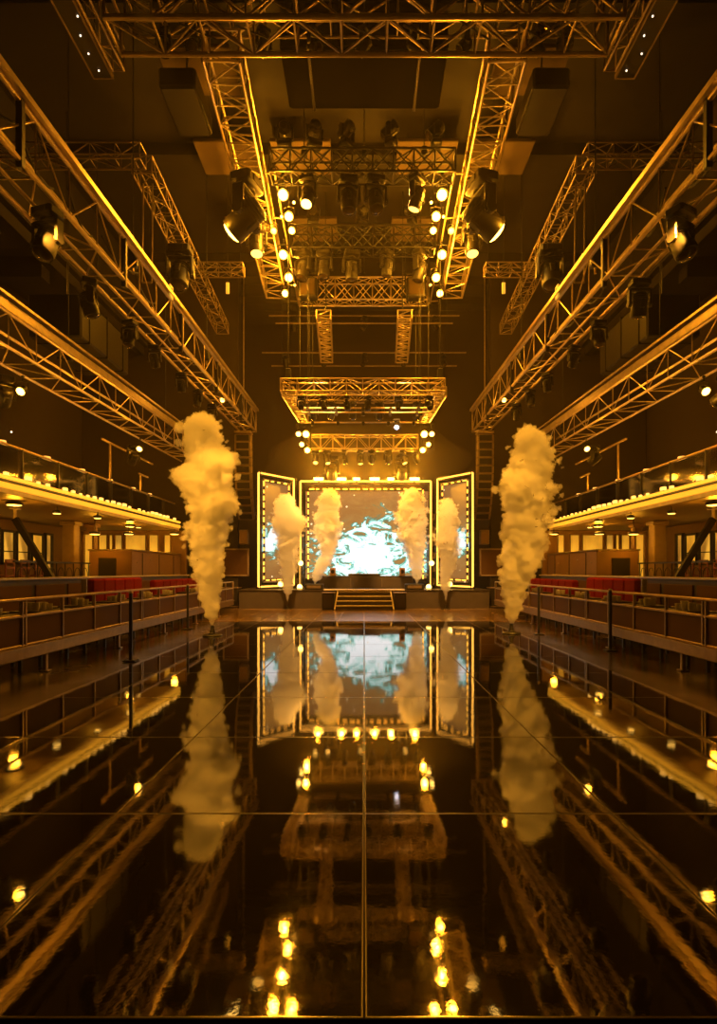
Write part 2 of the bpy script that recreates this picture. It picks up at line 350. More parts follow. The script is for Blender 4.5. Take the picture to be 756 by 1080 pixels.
# ------------------------------------------------------------------ balconies
SL0, SL1 = 3.36, 3.70
for s in (-1, 1):
    n = SIDE[s]; X = 8.0
    y0, y1 = 2.0, 24.6; ym = (y0 + y1) / 2; yl = y1 - y0
    struct('slab_balcony_' + n, MB().box((s * (X + 2.75), ym, 3.50), (5.3, yl, .3)), 'slab')
    f = MB()
    prof = [(0, 3.36), (.10, 3.34), (.10, 3.52), (.03, 3.55), (.03, 3.60), (.13, 3.62), (.13, 3.70), (0, 3.72)]
    k = len(prof); vs = [V((s * (X + .1 - q), y, z)) for y in (y0, y1) for q, z in prof]
    f.add(vs, [(i, (i + 1) % k, k + (i + 1) % k, k + i) for i in range(k)] + [tuple(range(k)), tuple(range(k, 2 * k))])
    struct('trim_balcony_' + n, f, 'fascia')
    t = thing('ledge_glow', 'amber glowing bands standing in for the lit fascia of the %s balcony' % n, 'light strip', (s * (X - .04), ym, 3.57))  # emission stands in for the light washing the balcony fascia
    MB().box((0, 0, .115), (.05, yl, .08), bev=.01).build('upper_glow', 'strip', t)
    MB().box((0, 0, -.07), (.05, yl, .13), bev=.01).build('fascia_glow', 'fglow', t)
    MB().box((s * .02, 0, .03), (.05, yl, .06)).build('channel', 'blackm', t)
    # balustrade
    t = thing('balcony_balustrade', 'metal and glass balustrade along the edge of the %s balcony' % n, 'balustrade', (s * (X + .19), 0, 3.7))
    MB().box((0, ym, .80), (.07, yl, .05), bev=.012).build('handrail', 'rail', t)
    MB().box((0, ym, .06), (.05, yl, .05)).build('bottom_rail', 'rail', t)
    yy = 4.0; 
    while yy < 24.6:
        MB().box((0, yy, .41), (.075, .055, .80), bev=.01).build('post', 'blackm', t)
        if yy + 1.6 < 24.7: MB().box((0, yy + .8, .43), (.012, 1.48, .66)).build('glass_panel', 'glass', t)
        yy += 1.6
    # ledge lamps, countable squares
    k = 0; yy = 9.0
    me = MB().box((0, 0, 0), (.10, .22, .12), bev=.015).mesh('ledge_lamp', 'ledbox'); mh = MB().box((0, 0, -.07), (.12, .26, .03)).mesh('ledge_lamp_base', 'blackm')
    while yy < 24.2:
        if random.random() < .8:
            q_ = random.uniform(.45, .95)
            t = thing('ledge_lamp', 'small square amber lamp glowing on the floor edge of the %s balcony' % n, 'lamp', (s * (X + .04), yy, 3.725 + .085 * q_), group='square ledge lamps on the %s balcony' % n, scale=q_)
            inst('diffuser', me, t); inst('base', mh, t)
        yy += .42
    # upper back wall with door frames
    struct('wall_gallery_' + n, MB().box((s * 13.1, 12, 7.9), (.2, 26, 8.2)), 'wall')
    for j, yy in enumerate((12.5, 16.2, 20.2, 23.0)):
        t = thing('gallery_door', '%s dark door from the stage end in the upper %s gallery wall' % (ORD[3 - j], n), 'door', (s * 12.95, yy, 3.65))
        MB().box((0, 0, 1.1), (.08, 1.2, 2.2), bev=.01).build('leaf', 'black', t)
        MB().box((0, -.66, 1.15), (.14, .10, 2.3)).box((0, .66, 1.15), (.14, .10, 2.3)).box((0, 0, 2.3), (.14, 1.42, .10)).build('frame', 'rail', t)
        MB().tube((-s * .08, .4, 1.0), (-s * .08, .4, 1.25), .02).build('handle', 'alu', t)
    # slender uprights with a short arm (px 88..118)
    for j, (px, py0, py1) in enumerate(((116, 467, 520), (148, 500, 535))):
        pxx = px if s < 0 else 768 - px
        a = P(pxx, py1, 8.42 * 600 / abs(px - 384)); 
        t = thing('gallery_pole', '%s metal pole rising above the handrail of the %s balcony' % (('tall', 'short')[j], n), 'pole', (a.x, a.y, 3.65))
        hh = EYE + (602 - py0) / 600 * a.y - 3.65
        MB().tube((0, 0, 0), (0, 0, hh), .035, 10).build('shaft', 'rail', t)
        MB().box((0, 1.6 if j == 0 else .3, hh), (.05, 4.4 if j == 0 else .9, .05)).build('arm', 'rail', t)
        MB().lathe([(.14, 0), (.14, .02), (.05, .03)], 14).build('foot', 'rail', t)

# table lamps, chairs and small tables on the balconies
tub = MB()
nseg = 14
inner = []; 
for r0, r1, z0, z1 in ((.33, .27, .22, .85),):
    for i in range(nseg):
        a0 = PI * 1.15 * i / nseg - .24; a1 = PI * 1.15 * (i + 1) / nseg - .24
        q = [V((math.cos(a) * r, math.sin(a) * r, z)) for a in (a0, a1) for r in (r1, r0) for z in (z0, z1 - .25 * abs(math.cos(a)))]
        tub.add(q, [(0, 1, 3, 2), (4, 6, 7, 5), (0, 4, 5, 1), (2, 3, 7, 6), (0, 2, 6, 4), (1, 5, 7, 3)])
ME_tubback = tub.mesh('tub_back', 'cloth', True)
ME_tubseat = MB().lathe([(.26, .2), (.29, .24), (.29, .40), (.26, .45), (.05, .47)], 18).mesh('tub_seat', 'cloth', True)
ME_leg = MB().tube((0, 0, 0), (0, 0, .22), .014, 8, .022).mesh('tub_leg', 'blackm')
def tub_chair(loc, rz, label, group):
    t = thing('tub_chair', label, 'chair', loc, rz, group)
    inst('backrest', ME_tubback, t); inst('seat', ME_tubseat, t)
    for x, y in ((-.18, -.16), (.18, -.16), (-.18, .16), (.18, .16)): inst('leg', ME_leg, t, T((x, y, 0)))
ME_shade = MB().lathe([(.15, 0), (.11, .24)], 16).mesh('shade', mat('lit lamp shade', (.8, .5, .2), .7, emit=(1, .48, .09), es=1.6), True)
ME_lbase = MB().lathe([(.08, 0), (.08, .02), (.02, .04), (.015, .18), (.015, .22)], 12).mesh('lamp_base', 'rail', True)
ME_ttop = MB().lathe([(.34, .70), (.36, .71), (.36, .73), (.34, .74)], 20).mesh('table_top', 'ctop', True)
ME_tped = MB().lathe([(.2, 0), (.2, .02), (.04, .05), (.03, .70)], 14).mesh('pedestal', 'blackm', True)
for s in (-1, 1):
    n = SIDE[s]; k = 0
    for y in (12.2, 14.1, 16.1, 18.1, 20.1, 22.1, 23.8):
        o_n = ORD[6 - k]
        t = thing('gallery_table', 'round pedestal table on the %s balcony, %s from the stage end' % (n, o_n), 'table', (s * 9.0, y, 3.65))
        inst('table_top', ME_ttop, t); inst('pedestal', ME_tped, t)
        t = thing('table_lamp', 'lit lamp on the %s table from the stage end of the %s balcony' % (o_n, n), 'lamp', (s * 9.0, y, 4.39))
        inst('base', ME_lbase, t); inst('shade', ME_shade, t, T((0, 0, .2)))
        for dy, rz, w in ((-.62, PI, 'near'), (.62, 0, 'far')):
            if k >= 5 and dy > 0: continue
            tub_chair((s * 8.95, y + dy * (1.0), 3.65), rz, 'cream tub chair, %s side of the %s table from stage, %s balcony' % (w, o_n, n), None)
        k += 1
    for y in (12.2, 14.1, 16.1, 18.1, 20.1, 22.1, 23.8): point('table_lamp_light', (s * 9.0, y, 4.90), 42, AMB, .05)

# ------------------------------------------------------------------ under the balconies
for s in (-1, 1):
    n = SIDE[s]
    def Q(px, py, d): return P(px if s < 0 else 768 - px, py, d)
    # back wall of the ground floor with glazed bays
    struct('wall_arcade_' + n, MB().box((s * 12.3, 14, 1.6), (.2, 22, 3.5)), 'box')
    k = 0
    for y0_, y1_, z0_, z1_, m_ in ((15.6, 17.3, 1.85, 3.0, 'win'), (17.45, 18.9, 1.85, 3.0, 'winb'), (19.05, 19.75, 1.85, 2.95, 'win'), (19.85, 20.6, 1.85, 2.95, 'win'), (20.75, 21.5, 1.85, 2.95, 'winb'), (21.65, 22.1, 1.2, 3.0, 'win')):
        k += 1
        w = thing('window_%d' % (k if s < 0 else k + 6), 'lit window in the ground floor wall', 'window', (s * 12.18, (y0_ + y1_) / 2, (z0_ + z1_) / 2))
        for key in ('label', 'category'): del w[key]
        w['kind'] = 'structure'
        hw, hh = (y1_ - y0_) / 2, (z1_ - z0_) / 2
        MB().box((0, 0, 0), (.03, 2 * hw, 2 * hh)).build('pane', m_, w)
        fr_ = MB()
        for q in (-1, 1): fr_.box((-s * .05, q * hw, 0), (.10, .08, 2 * hh + .08)).box((-s * .05, 0, q * hh), (.10, 2 * hw + .08, .08))
        fr_.box((-s * .05, 0, -hh * .25), (.05, 2 * hw, .035))
        fr_.build('frame', 'blackm', w)
    # end room: box and clerestory on the wall facing the hall
    struct('wall_end_' + n, MB().box((s * 10.6, 25.6, 1.7), (5.2, .2, 3.4)), 'box')
    cols = ((104, 113, 'winb'), (115, 119, 'winb'), (121, 129, 'win'), (132, 154, 'winb'), (157, 167, 'winb'), (173, 180, 'winb'))
    for j, (a, b_, m_) in enumerate(cols):
        p = Q(a, 564, 25.4); q = Q(b_, 583, 25.4)
        w = thing('window_%d' % (20 + j + (0 if s < 0 else 6)), '', '', ((p.x + q.x) / 2, 25.44, (p.z + q.z) / 2))
        for key in ('label', 'category'): del w[key]
        w['kind'] = 'structure'
        hw, hh = abs(p.x - q.x) / 2, (p.z - q.z) / 2
        MB().box((0, 0, 0), (2 * hw, .03, 2 * hh)).build('pane', m_, w)
        fr_ = MB()
        for z in (-1, 1): fr_.box((z * hw, -.03, 0), (.05, .08, 2 * hh + .05)).box((0, -.03, z * hh), (2 * hw, .08, .05))
        fr_.build('frame', 'box', w)
    # big brown box
    t = thing('kiosk', 'large brown panelled kiosk box standing below the %s balcony' % n, 'kiosk', (s * 8.9, 22.6, 0))
    b = MB().box((0, 0, 1.15), (1.5, 5.3, 2.3), bev=.02); b.build('body', 'box', t)
    MB().box((0, 0, 2.33), (1.56, 5.36, .06), bev=.01).build('cap', 'rail', t)
    for yy in (-1.7, -.0, 1.7): MB().box((-s * .76, yy, 1.15), (.02, .03, 2.2)).build('seam_strip', 'blackm', t)
    b = MB().box((s * .1, -2.67, 1.1), (.62, .03, 1.9)); b.build('door', 'black', t)
    kb = MB()
    for yy, zz in ((-2.2, 1.9), (-.9, 2.0), (.2, 1.5), (1.2, 1.9), (1.9, 1.45)): kb.lathe([(.03, 0), (.03, .02), (.01, .03)], 10, T((-s * .76, yy, zz)) @ R(-s * PI / 2, 'Y'))
    kb.build('fixing_studs', 'ctop', t)
    # lit doorway / pillar
    t = thing('lit_doorway', 'tall glowing amber doorway niche behind the kiosk on the %s' % n, 'doorway', (Q(94, 600, 20.6).x, 20.6, 0))
    MB().box((0, .04, 2.05), (.30, .04, 1.7)).build('light_panel', 'winb', t); MB().box((-.19, 0, 1.5), (.08, .2, 3.0)).box((.19, 0, 1.5), (.08, .2, 3.0)).box((0, 0, 2.97), (.46, .2, .1)).box((0, 0, .6), (.34, .2, 1.2)).build('frame', 'box', t)
    t = thing('column_cladding', 'pale flat pillar beside the lit doorway on the %s' % n, 'pillar', (Q(75, 600, 19.9).x, 19.9, 0))
    MB().box((0, 0, 1.68), (.42, .42, 3.3), bev=.02).build('shaft', 'slab', t); MB().box((0, 0, 3.25), (.55, .55, .14), bev=.02).build('capital', 'slab', t)
    t = thing('column_cladding', 'dark flat pillar between doorway and kiosk on the %s' % n, 'pillar', (Q(102, 600, 20.9).x + s * .18, 20.9, 0))
    MB().box((0, 0, 1.68), (.30, .30, 3.3), bev=.02).build('shaft', 'box', t); MB().box((0, 0, 3.25), (.42, .42, .14), bev=.02).build('capital', 'box', t)
    # diagonal brace
    a = Q(16, 549, 15.6); c = Q(56, 613, 15.6)
    t = thing('diagonal_brace', 'black diagonal steel brace under the %s balcony' % n, 'brace', c)
    MB().bar((0, 0, 0), a - c + V((0, 0, .05)), .12, .16).build('beam', 'blackm', t)
    b = MB().bar(a - c, a - c + V((0, 0, .38)), .06); b.box(a - c + V((0, 0, .32)), (.2, .2, .04)); b.build('bracket', 'fascia', t)
    MB().box((0, 0, -.05), (.25, .25, .12), bev=.01).bar((0, 0, -.1), (0, 0, -c.z + .0), .08).build('foot', 'blackm', t)
    # ceiling discs under the slab
    k = 0
    for px, py, d, r in ((15, 532, 14.2, .17), (100, 563, 19.2, .16), (103, 546, 17.0, .10), (137, 555, 21.5, .15), (136, 563, 21.0, .16), (137, 549.5, 19.5, .12), (184, 563, 23.8, .17), (60, 541, 15.5, .10), (146, 556, 22.4, .09)):
        p = Q(px, py, d); k += 1
        t = thing('pendant_downlight', '%s round downlight from the near end under the %s balcony' % (ORD[k - 1], n), 'lamp', p)
        MB().lathe([(r * .9, -.03), (r, -.01), (r, .0)], 18).build('diffuser', 'lampd', t, True)
        MB().lathe([(r * 1.15, -.015), (r * 1.15, .05), (r * .4, .08)], 18).tube((0, 0, .07), (0, 0, 3.36 - p.z), .015, 6).build('housing', 'blackm', t)
        if k in (1, 2, 4, 7): point('downlight', p + V((0, 0, -.12)), 45, AMB, .12)
    # long counter
    t = thing('bar_counter', 'long dark counter with pale top edge behind the %s fence' % n, 'counter', (s * 7.15, 14.5, 0))
    MB().box((0, 0, .70), (.5, 15.5, 1.40)).build('body', 'counter', t)
    MB().box((0, 0, 1.43), (.62, 15.6, .05), bev=.012).build('worktop', 'ctop', t)
    pb = MB()
    for j in range(12): pb.box((-s * .26, -7.2 + j * 1.3, .75), (.03, 1.15, 1.1), bev=.01)
    pb.build('front_panel', 'fpanel', t)
    # pale tag block and U-shaped hand bar on the counter side
    t = thing('menu_holder', 'pale upright menu holder in front of the %s counter' % n, 'holder', (s * 6.1, 12.4, 0)); MB().box((0, 0, 1.27), (.12, .05, .30), bev=.01).build('card', 'ctop', t); MB().tube((0, 0, 0), (0, 0, 1.15), .015).build('stem', 'blackm', t); MB().lathe([(.12, 0), (.12, .02)], 12).build('foot', 'blackm', t)
    # red sofas
    def sofa(y0_, y1_, x, top, lab):
        t = thing('booth_sofa', lab, 'sofa', (s * x, (y0_ + y1_) / 2, 0)); l = y1_ - y0_
        MB().box((s * .22, 0, .36), (.62, l, .32), bev=.05).build('seat', 'red', t)
        b = MB(); nb = max(2, int(l / .55))
        for j in range(nb): b.box((-s * .12, -l / 2 + (j + .5) * l / nb, .5 + (top - .5) / 2), (.2, l / nb - .01, top - .5), bev=.04)
        b.build('backrest', 'red', t)
        MB().box((s * .16, 0, .1), (.6, l - .1, .2)).build('plinth', 'black', t)
    sofa(12.6, 15.4, 6.22, 1.42, 'red tall backed booth sofa nearer the camera, behind the %s fence' % n)
    sofa(16.4, 20.6, 6.22, 1.33, 'long red booth sofa nearer the stage, behind the %s fence' % n)
    # tables with tumblers between fence and counter
    tm = MB().lathe([(.045, 0), (.05, .005), (.06, .13), (.055, .13), (.045, .02)], 12).mesh('tumbler', 'glassw', True)
    pm = MB().lathe([(.05, 0), (.13, .02), (.135, .03), (.0, .03)], 16).mesh('plate', 'glassw', True)
    for j, y in enumerate((7.2, 8.5, 9.9, 11.4, 12.9, 14.6, 16.4, 18.4)):
        t = thing('side_table', 'dark rectangular table %s along the inside of the %s fence' % (ORD[j], n), 'table', (s * 5.62, y, 0))
        MB().box((0, 0, .90), (.55, .95, .05), bev=.012).build('table_top', 'counter', t)
        for q in (-1, 1):
            for w_ in (-1, 1): MB().box((q * .23, w_ * .42, .44), (.05, .05, .88)).build('leg', 'blackm', t)
        for q in range(4 + j % 3):
            o = inst('tumbler', tm, None, T((s * (5.47 + .16 * (q % 2) + random.random() * .03), y - .40 + q * .105 + random.random() * .02, .925)) @ Matrix.Scale(.8 + .35 * random.random(), 4))
            tag(o, 'pale tumbler on the %s table along the %s fence' % (ORD[j], n), 'glass', 'tumblers on the %s table by the %s fence' % (ORD[j], n))
        o = inst('plate', pm, None, T((s * 5.68, y + .36, .925))); tag(o, 'pale plate on the %s table along the %s fence' % (ORD[j], n), 'plate')
    # wooden chairs behind the glass far left / right (px 0..38)
    for j, (px, d) in enumerate(((3, 15.9), (19, 16.55), (34, 17.2))):
        p = Q(px, 600, d)
        t = thing('wooden_chair', 'red brown wooden chair %s from the near end by the %s windows' % (ORD[j], n), 'chair', (p.x, d, 1.0), s * PI / 2)
        MB().box((0, 0, .45), (.44, .44, .05), bev=.015).build('seat', 'wood', t)
        MB().box((0, .2, .86), (.44, .04, .12), bev=.015).box((0, .2, .68), (.40, .03, .06)).build('backrest', 'wood', t)
        for x, y in ((-.19, -.19), (.19, -.19)): MB().box((x, y, .22), (.04, .04, .45)).build('leg', 'wood', t)
        for x, y in ((-.19, .2), (.19, .2)): MB().box((x, y, .44), (.04, .04, .88)).build('leg', 'wood', t)
    struct('floor_terrace_' + n, MB().box((s * 10.2, 15.5, .5), (3.9, 7.6, 1.0)), 'box')
    # low rail by the brace
    t = thing('terrace_rail', 'dark terrace rail with round scrolls under the %s balcony' % n, 'railing', (s * 9.3, 17.2, 1.0))
    MB().box((0, 0, .85), (.05, 4.2, .05)).build('handrail', 'blackm', t)
    b = MB()
    for j in range(9): b.tube((0, -2 + j * .5, 0), (0, -2 + j * .5, .85), .018, 6)
    for j in range(8):
        c_ = V((0, -1.75 + j * .5, .45)); pts = [c_ + V((0, .18 * math.cos(a_), .25 * math.sin(a_))) for a_ in [2 * PI * i / 12 for i in range(13)]]; b.path(pts, .012, 5)
    b.build('balusters', 'blackm', t)

    # ---------------------------------------------------------- fence
    t = thing('crowd_fence', 'long low metal fence with dark panels along the %s edge of the floor' % n, 'fence', (s * 5.1, 0, 0))
    fy0, fy1 = 3.98, 22.06; fm = (fy0 + fy1) / 2; fl = fy1 - fy0
    MB().box((0, fm, 1.17), (.08, fl, .045), bev=.012).build('top_rail', 'rail', t)
    MB().box((0, fm, .92), (.05, fl, .045), bev=.01).build('middle_rail', 'rail', t)
    MB().box((0, fm, .485), (.045, fl, .035), bev=.01).build('lower_rail', 'rail', t)
    MB().box((0, fm, .36), (.10, fl, .17), bev=.015).box((0, fm, .45), (.15, fl, .03)).build('base_beam', 'rail', t)
    k = 0; y = fy0
    while y < fy1 + .1:
        MB().box((0, y - .03, .80), (.055, .045, .74), bev=.008).build('post', 'rail', t)
        if k % 4 == 0: MB().box((0, y + .05, .80), (.055, .045, .74), bev=.008).build('post', 'rail', t)
        if y + 1.1 < fy1 + .1: MB().box((s * .01, y + .565, .70), (.02, 1.06, .40)).build('infill_panel', 'fpanel', t)
        y += 1.13; k += 1
    y = 6.4
    while y < fy1:
        MB().box((0, y, .16), (.06, .07, .33), bev=.006).box((0, y, .01), (.14, .12, .02)).build('foot', 'rail', t); y += 2.7
    for j, (px, d, py) in enumerate(((138, 10.1, 623), (198, 15.6, 619)) if s < 0 else ((650, 11.4, 624), (568, 14.3, 618))):
        p = P(px, 602, d)
        if s > 0 and j == 0: p.x = 4.93
        t = thing('floor_post', 'slim dark upright post standing in front of the %s fence, %s the camera' % (n, ('nearer', 'farther from')[j]), 'post', (p.x, d, 0))
        MB().box((0, 0, .6), (.055, .055, 1.2), bev=.008).build('shaft', 'blackm', t); MB().box((0, 0, .01), (.22, .22, .02), bev=.004).build('foot_plate', 'blackm', t)
        MB().lathe([(.04, 1.2), (.04, 1.22), (.02, 1.24)], 10).build('cap', 'rail', t)

# ------------------------------------------------------------------ side roof trusses (upper pair) and gallery trusses (lower pair)
for s in (-1, 1):
    n = SIDE[s]
    x0, x1 = s * 5.64, s * 5.30; za, zb = 7.75, 7.95
    p0, p1 = V((x0, 3.0, za)), V((x1, 26.0, zb))
    t = truss('roof_truss', 'long box truss hanging above the %s fence, running to the stage' % n, p0, p1, .72, .9, 1.0, .045, .016, faces='b' + ('r' if s < 0 else 'l'))
    b = MB(); b.bar(V((s * -.42, 0, .98)), p1 - p0 + V((s * -.42, 0, .98)), .13, .10); b.build('side_beam', 'alu', t)
    MB().tube(V((s * -.05, 0, -.12)), p1 - p0 + V((s * -.05, 0, -.12)), .03, 8).build('lighting_pipe', 'alu', t)
    for j in range(16):
        y_ = j * 1.45
        a_ = V((random.uniform(-.3, .3), y_, .75)); c_ = V((random.uniform(-.3, .3), y_ + 1.4, .7)); m_ = (a_ + c_) / 2 + V((0, 0, -.35 - .2 * random.random()))
        pts = [a_ * (1 - u) ** 2 + m_ * 2 * u * (1 - u) + c_ * u * u for u in [i / 8 for i in range(9)]]
        MB().path([V((q.x + (x1 - x0) * q.y / 23, q.y, q.z)) for q in pts], .022, 6).build('cable', 'black', t)
    for j in range(6): MB().box((s * -.36 + (x1 - x0) * (2 + j * 3.6) / 23, 2.0 + j * 3.6, .45), (.10, .10, 1.05), bev=.01).build('junction_plate', 'blackm', t)
    # chain hoists
    for j, y in enumerate((7.5, 13.5, 19.5, 24.5)):
        h = thing('chain_hoist', 'black chain hoist holding the %s roof truss, %s from the stage end' % (n, ORD[3 - j]), 'hoist', (x0 + (x1 - x0) * (y - 3) / 23, y, 9.2))
        MB().box((0, 0, -.2), (.24, .24, .42), bev=.04).build('motor', 'black', h); MB().tube((0, 0, 0), (0, 0, CZ - 9.2), .016, 6).build('chain', 'blackm', h); MB().tube((0, 0, -.4), (0, 0, -.55), .03, 8).build('hook', 'rail', h)
    # gallery truss
    g0, g1 = V((s * 7.98, 4.0, 6.2)), V((s * 7.65, 23.8, 6.4))
    t = truss('gallery_truss', 'box truss with a wide top flange hung over the edge of the %s balcony' % n, g0, g1, .8, .72, 1.0, .035, .015, faces='b' + ('r' if s < 0 else 'l'))
    b = MB(); b.bar(V((s * -.40, 0, .84)), g1 - g0 + V((s * -.40, 0, .84)), .10, .2); b.bar(V((s * -.46, 0, 1.02)), g1 - g0 + V((s * -.46, 0, 1.02)), .12, .06); b.build('top_flange', 'alu', t)
    MB().tube(V((0, 0, -.22)), g1 - g0 + V((0, 0, -.22)), .03, 8).build('lighting_pipe', 'alu', t)
    for j, y in enumerate((8., 15., 22.)):
        h = thing('chain_hoist', 'black chain hoist holding the %s gallery truss, %s from the stage end' % (n, ORD[2 - j]), 'hoist', (s * 7.98 - s * .33 * (y - 4) / 19.8, y, 7.45))
        MB().box((0, 0, -.16), (.2, .2, .34), bev=.03).build('motor', 'black', h); MB().tube((0, 0, 0), (0, 0, CZ - 7.45), .016, 6).build('chain', 'blackm', h)
    # heads on the roof truss
    hd = [(38, 262, 8.6, 1.15, .5), (78, 238, 9.6, 1.0, -.4), (108, 318, 12.0, .9, .3), (146, 352, 14.0, .75, -.2), (166, 372, 15.6, .7, .5), (192, 385, 17.8, .7, .2), (212, 405, 19.5, .7, -.3), (228, 420, 21.2, .7, .4)]
    for j, (px, py, d, sc_, tl) in enumerate(hd):
        xx = s * abs(x0 + (x1 - x0) * (d - 3) / 23) + s * (.30 if j != 1 else -.2)
        moving_head((xx, d, 7.70 + .2 * (d - 3) / 23), 'black moving head under the %s roof truss, %s from its stage end' % (n, ORD[7 - j]), pan=random.uniform(-1, 1), tilt=tl, s=sc_ * 1.05)
    # lit lamps on trusses
    for j, (px, py, d, w_) in enumerate(((235, 421, 22.5, 'the far end of the %s roof truss'), (24, 411, 12.6, 'the near half of the %s gallery truss'), (148, 472, 19.0, 'the far half of the %s gallery truss'))):
        p = P(px if s < 0 else 766 - px, py, d)
        par_can(p, 'lit amber lamp under ' + w_ % n, tilt=-.9, s=.8)
        point('truss_lamp', p + V((0, -.2, -.1)), 14)
    for j, (px, py, d) in enumerate(((47, 402, 12.6), (170, 470, 19.6))):
        p = P(px if s < 0 else 766 - px, py, d)
        moving_head((s * 7.95, d, 5.96), 'dark moving head on the gallery truss %s, %s half' % (n, ('near', 'far')[j]), pan=.8, tilt=.9, s=.85)
    # yellow tag plate on the roof truss
    p = P(160 if s < 0 else 616, 292, 14.8); 
    t = thing('tag_plate', 'small yellow plate fixed to the side of the %s roof truss' % n, 'sign', (s * 5.02, 14.8, 8.85)); MB().box((0, 0, 0), (.04, .22, .34), bev=.01).build('plate', 'yplate', t); MB().box((-s * .022, 0, .03), (.01, .09, .14)).build('slot', 'black', t)
    # secondary thin trusses further up
    a_, b_ = V((s * 5.7, 14.6, 11.8)), V((s * 6.1, 24.5, 11.8))
    truss('ceiling_truss', 'thin dim truss high up over the %s side, running towards the stage' % n, a_, b_, .5, .45, .6, .022, .012, 'alud')
    truss('ceiling_truss', 'thin dim cross truss reaching the side wall high on the %s' % n, V((s * 10.6, 14.4, 11.9)), V((s * 5.6, 14.4, 11.9)), .4, .4, .6, .022, .012, 'alud')
    truss('ceiling_truss', 'thin dim cross truss between the lamp rig and the %s roof truss' % n, V((s * 4.2, 19.8, 11.9)), V((s * 6.0, 19.8, 11.9)), .35, .35, .5, .022, .012, 'alud')
    p = P(190 if s < 0 else 580, 266, 17.0)
    moving_head((p.x, 17.0, p.z + .25), 'large dark moving head hanging alone under the dim ceiling truss on the %s' % n, tilt=-.4, s=1.6)
    tt = thing('hanging_frame', 'thin upright steel frame dropping from the dim ceiling truss on the %s' % n, 'frame', (s * 5.7, 15.0, 11.8))
    MB().path([V((-.12, 0, 0)), V((-.16, 0, -2.6)), V((.1, 0, -2.6)), V((.12, 0, 0))], .025, 6).build('hoop', 'alud', tt)
    # line array
    t = thing('line_array', 'curved black hanging column of speakers on the %s side of the stage' % n, 'speaker', (s * 5.42, 25.6, 7.9))
    MB().box((0, 0, -.1), (.75, .5, .12), bev=.02).tube((0, 0, 0), (0, 0, CZ - 7.9), .02, 6).build('flying_frame', 'alu', t)
    pos = V((0, 0, -.2)); ang = 0.0
    for j in range(11):
        ang_j = .0 + .006 * j * j
        m4 = T(pos) @ R(ang_j, 'X')
        b = MB()
        poly = [(-.22, 0), (.22, 0), (.18, -.33), (-.22, -.33)]
        vs = [V((x, y, z)) for x in (-.36, .36) for y, z in poly]
        b.add(vs, [(0, 1, 5, 4), (1, 2, 6, 5), (2, 3, 7, 6), (3, 0, 4, 7), (3, 2, 1, 0), (4, 5, 6, 7)])
        c_ = b.build('speaker_cabinet', 'alud', t, mtx=m4)
        MB().box((0, -.225, -.165), (.56, .02, .26), bev=.006).build('grille', 'black', c_)
        for x in (-.365, .365): MB().box((x, -.12, -.17), (.03, .10, .31)).build('rigging_plate', 'alu', c_)
        pos = pos + (R(ang_j, 'X') @ V((0, 0, -.345)))
    # small speaker and framed side screen by the stage
    p = P(255 if s < 0 else 513, 566, 26.2)
    t = thing('fill_speaker', 'small pale speaker box on the wall below the %s speaker column' % n, 'speaker', (p.x, 26.75, p.z))
    MB().box((0, 0, 0), (.42, .4, .7), bev=.03).build('cabinet', 'slab', t); MB().box((0, -.205, .0), (.34, .02, .6), bev=.01).build('grille', 'box', t); MB().box((0, .25, 0), (.1, .2, .1)).build('wall_mount', 'blackm', t)
    p = P(248 if s < 0 else 520, 593, 26.8)
    t = thing('framed_board', 'dark framed board on the wall left of the stage' if s < 0 else 'dark framed board on the wall right of the stage', 'board', (p.x, 27.0, p.z))
    MB().box((0, 0, 0), (1.1, .06, 1.2)).build('board', 'fpanel', t)
    MB().box((-.58, -.02, 0), (.07, .12, 1.3)).box((.58, -.02, 0), (.07, .12, 1.3)).box((0, -.02, .62), (1.2, .12, .07)).box((0, -.02, -.62), (1.2, .12, .07)).build('frame', 'slab', t)
    t = thing('flight_case', 'dark flight case on the floor between fence and stage, %s side' % n, 'case', (s * 5.9, 24.9, 0))
    MB().box((0, 0, .45), (.9, .7, .8), bev=.02).build('body', 'black', t)
    MB().box((0, 0, .86), (.94, .74, .04)).box((0, 0, .06), (.94, .74, .04)).build('edge_trim', 'rail', t)
    for x in (-.35, .35):
        for y in (-.25, .25): MB().lathe([(.03, 0), (.04, .02), (.03, .05)], 10, T((x, y, 0))).build('caster', 'blackm', t)

# ------------------------------------------------------------------ front cross truss and its end pieces
t = truss('front_truss', 'wide box truss crossing the top of the hall nearest the camera', V((-5.46, 12.35, 13.2)), V((5.46, 12.35, 13.2)), .86, .8, .98, .055, .026, 'alud')
hang(t, [(1.9, 0, .8), (5.4, 0, .8), (9.0, 0, .8)], CZ)
for j in range(9): MB().tube((.3 + j * 1.2, -.25 + .05 * (j % 3), .1), (1.0 + j * 1.2, .2, .12), .02, 6).build('cable', 'black', t)
truss('upper_truss', 'slim box truss above the front truss, close under the ceiling', V((-5.6, 13.6, 14.62)), V((5.6, 13.6, 14.62)), .55, .5, .8, .035, .02, 'alud')
for j in range(9):
    x = (-4.8, -4.12, -2.4, -1.2, 0, 1.2, 2.4, 4.12, 4.8)[j]
    moving_head((x, 13.6, 14.585), 'dark moving head under the slim truss at the ceiling, %s from the left' % ORD[j], pan=.3 * j, tilt=.8 * (-1) ** j, s=.75)
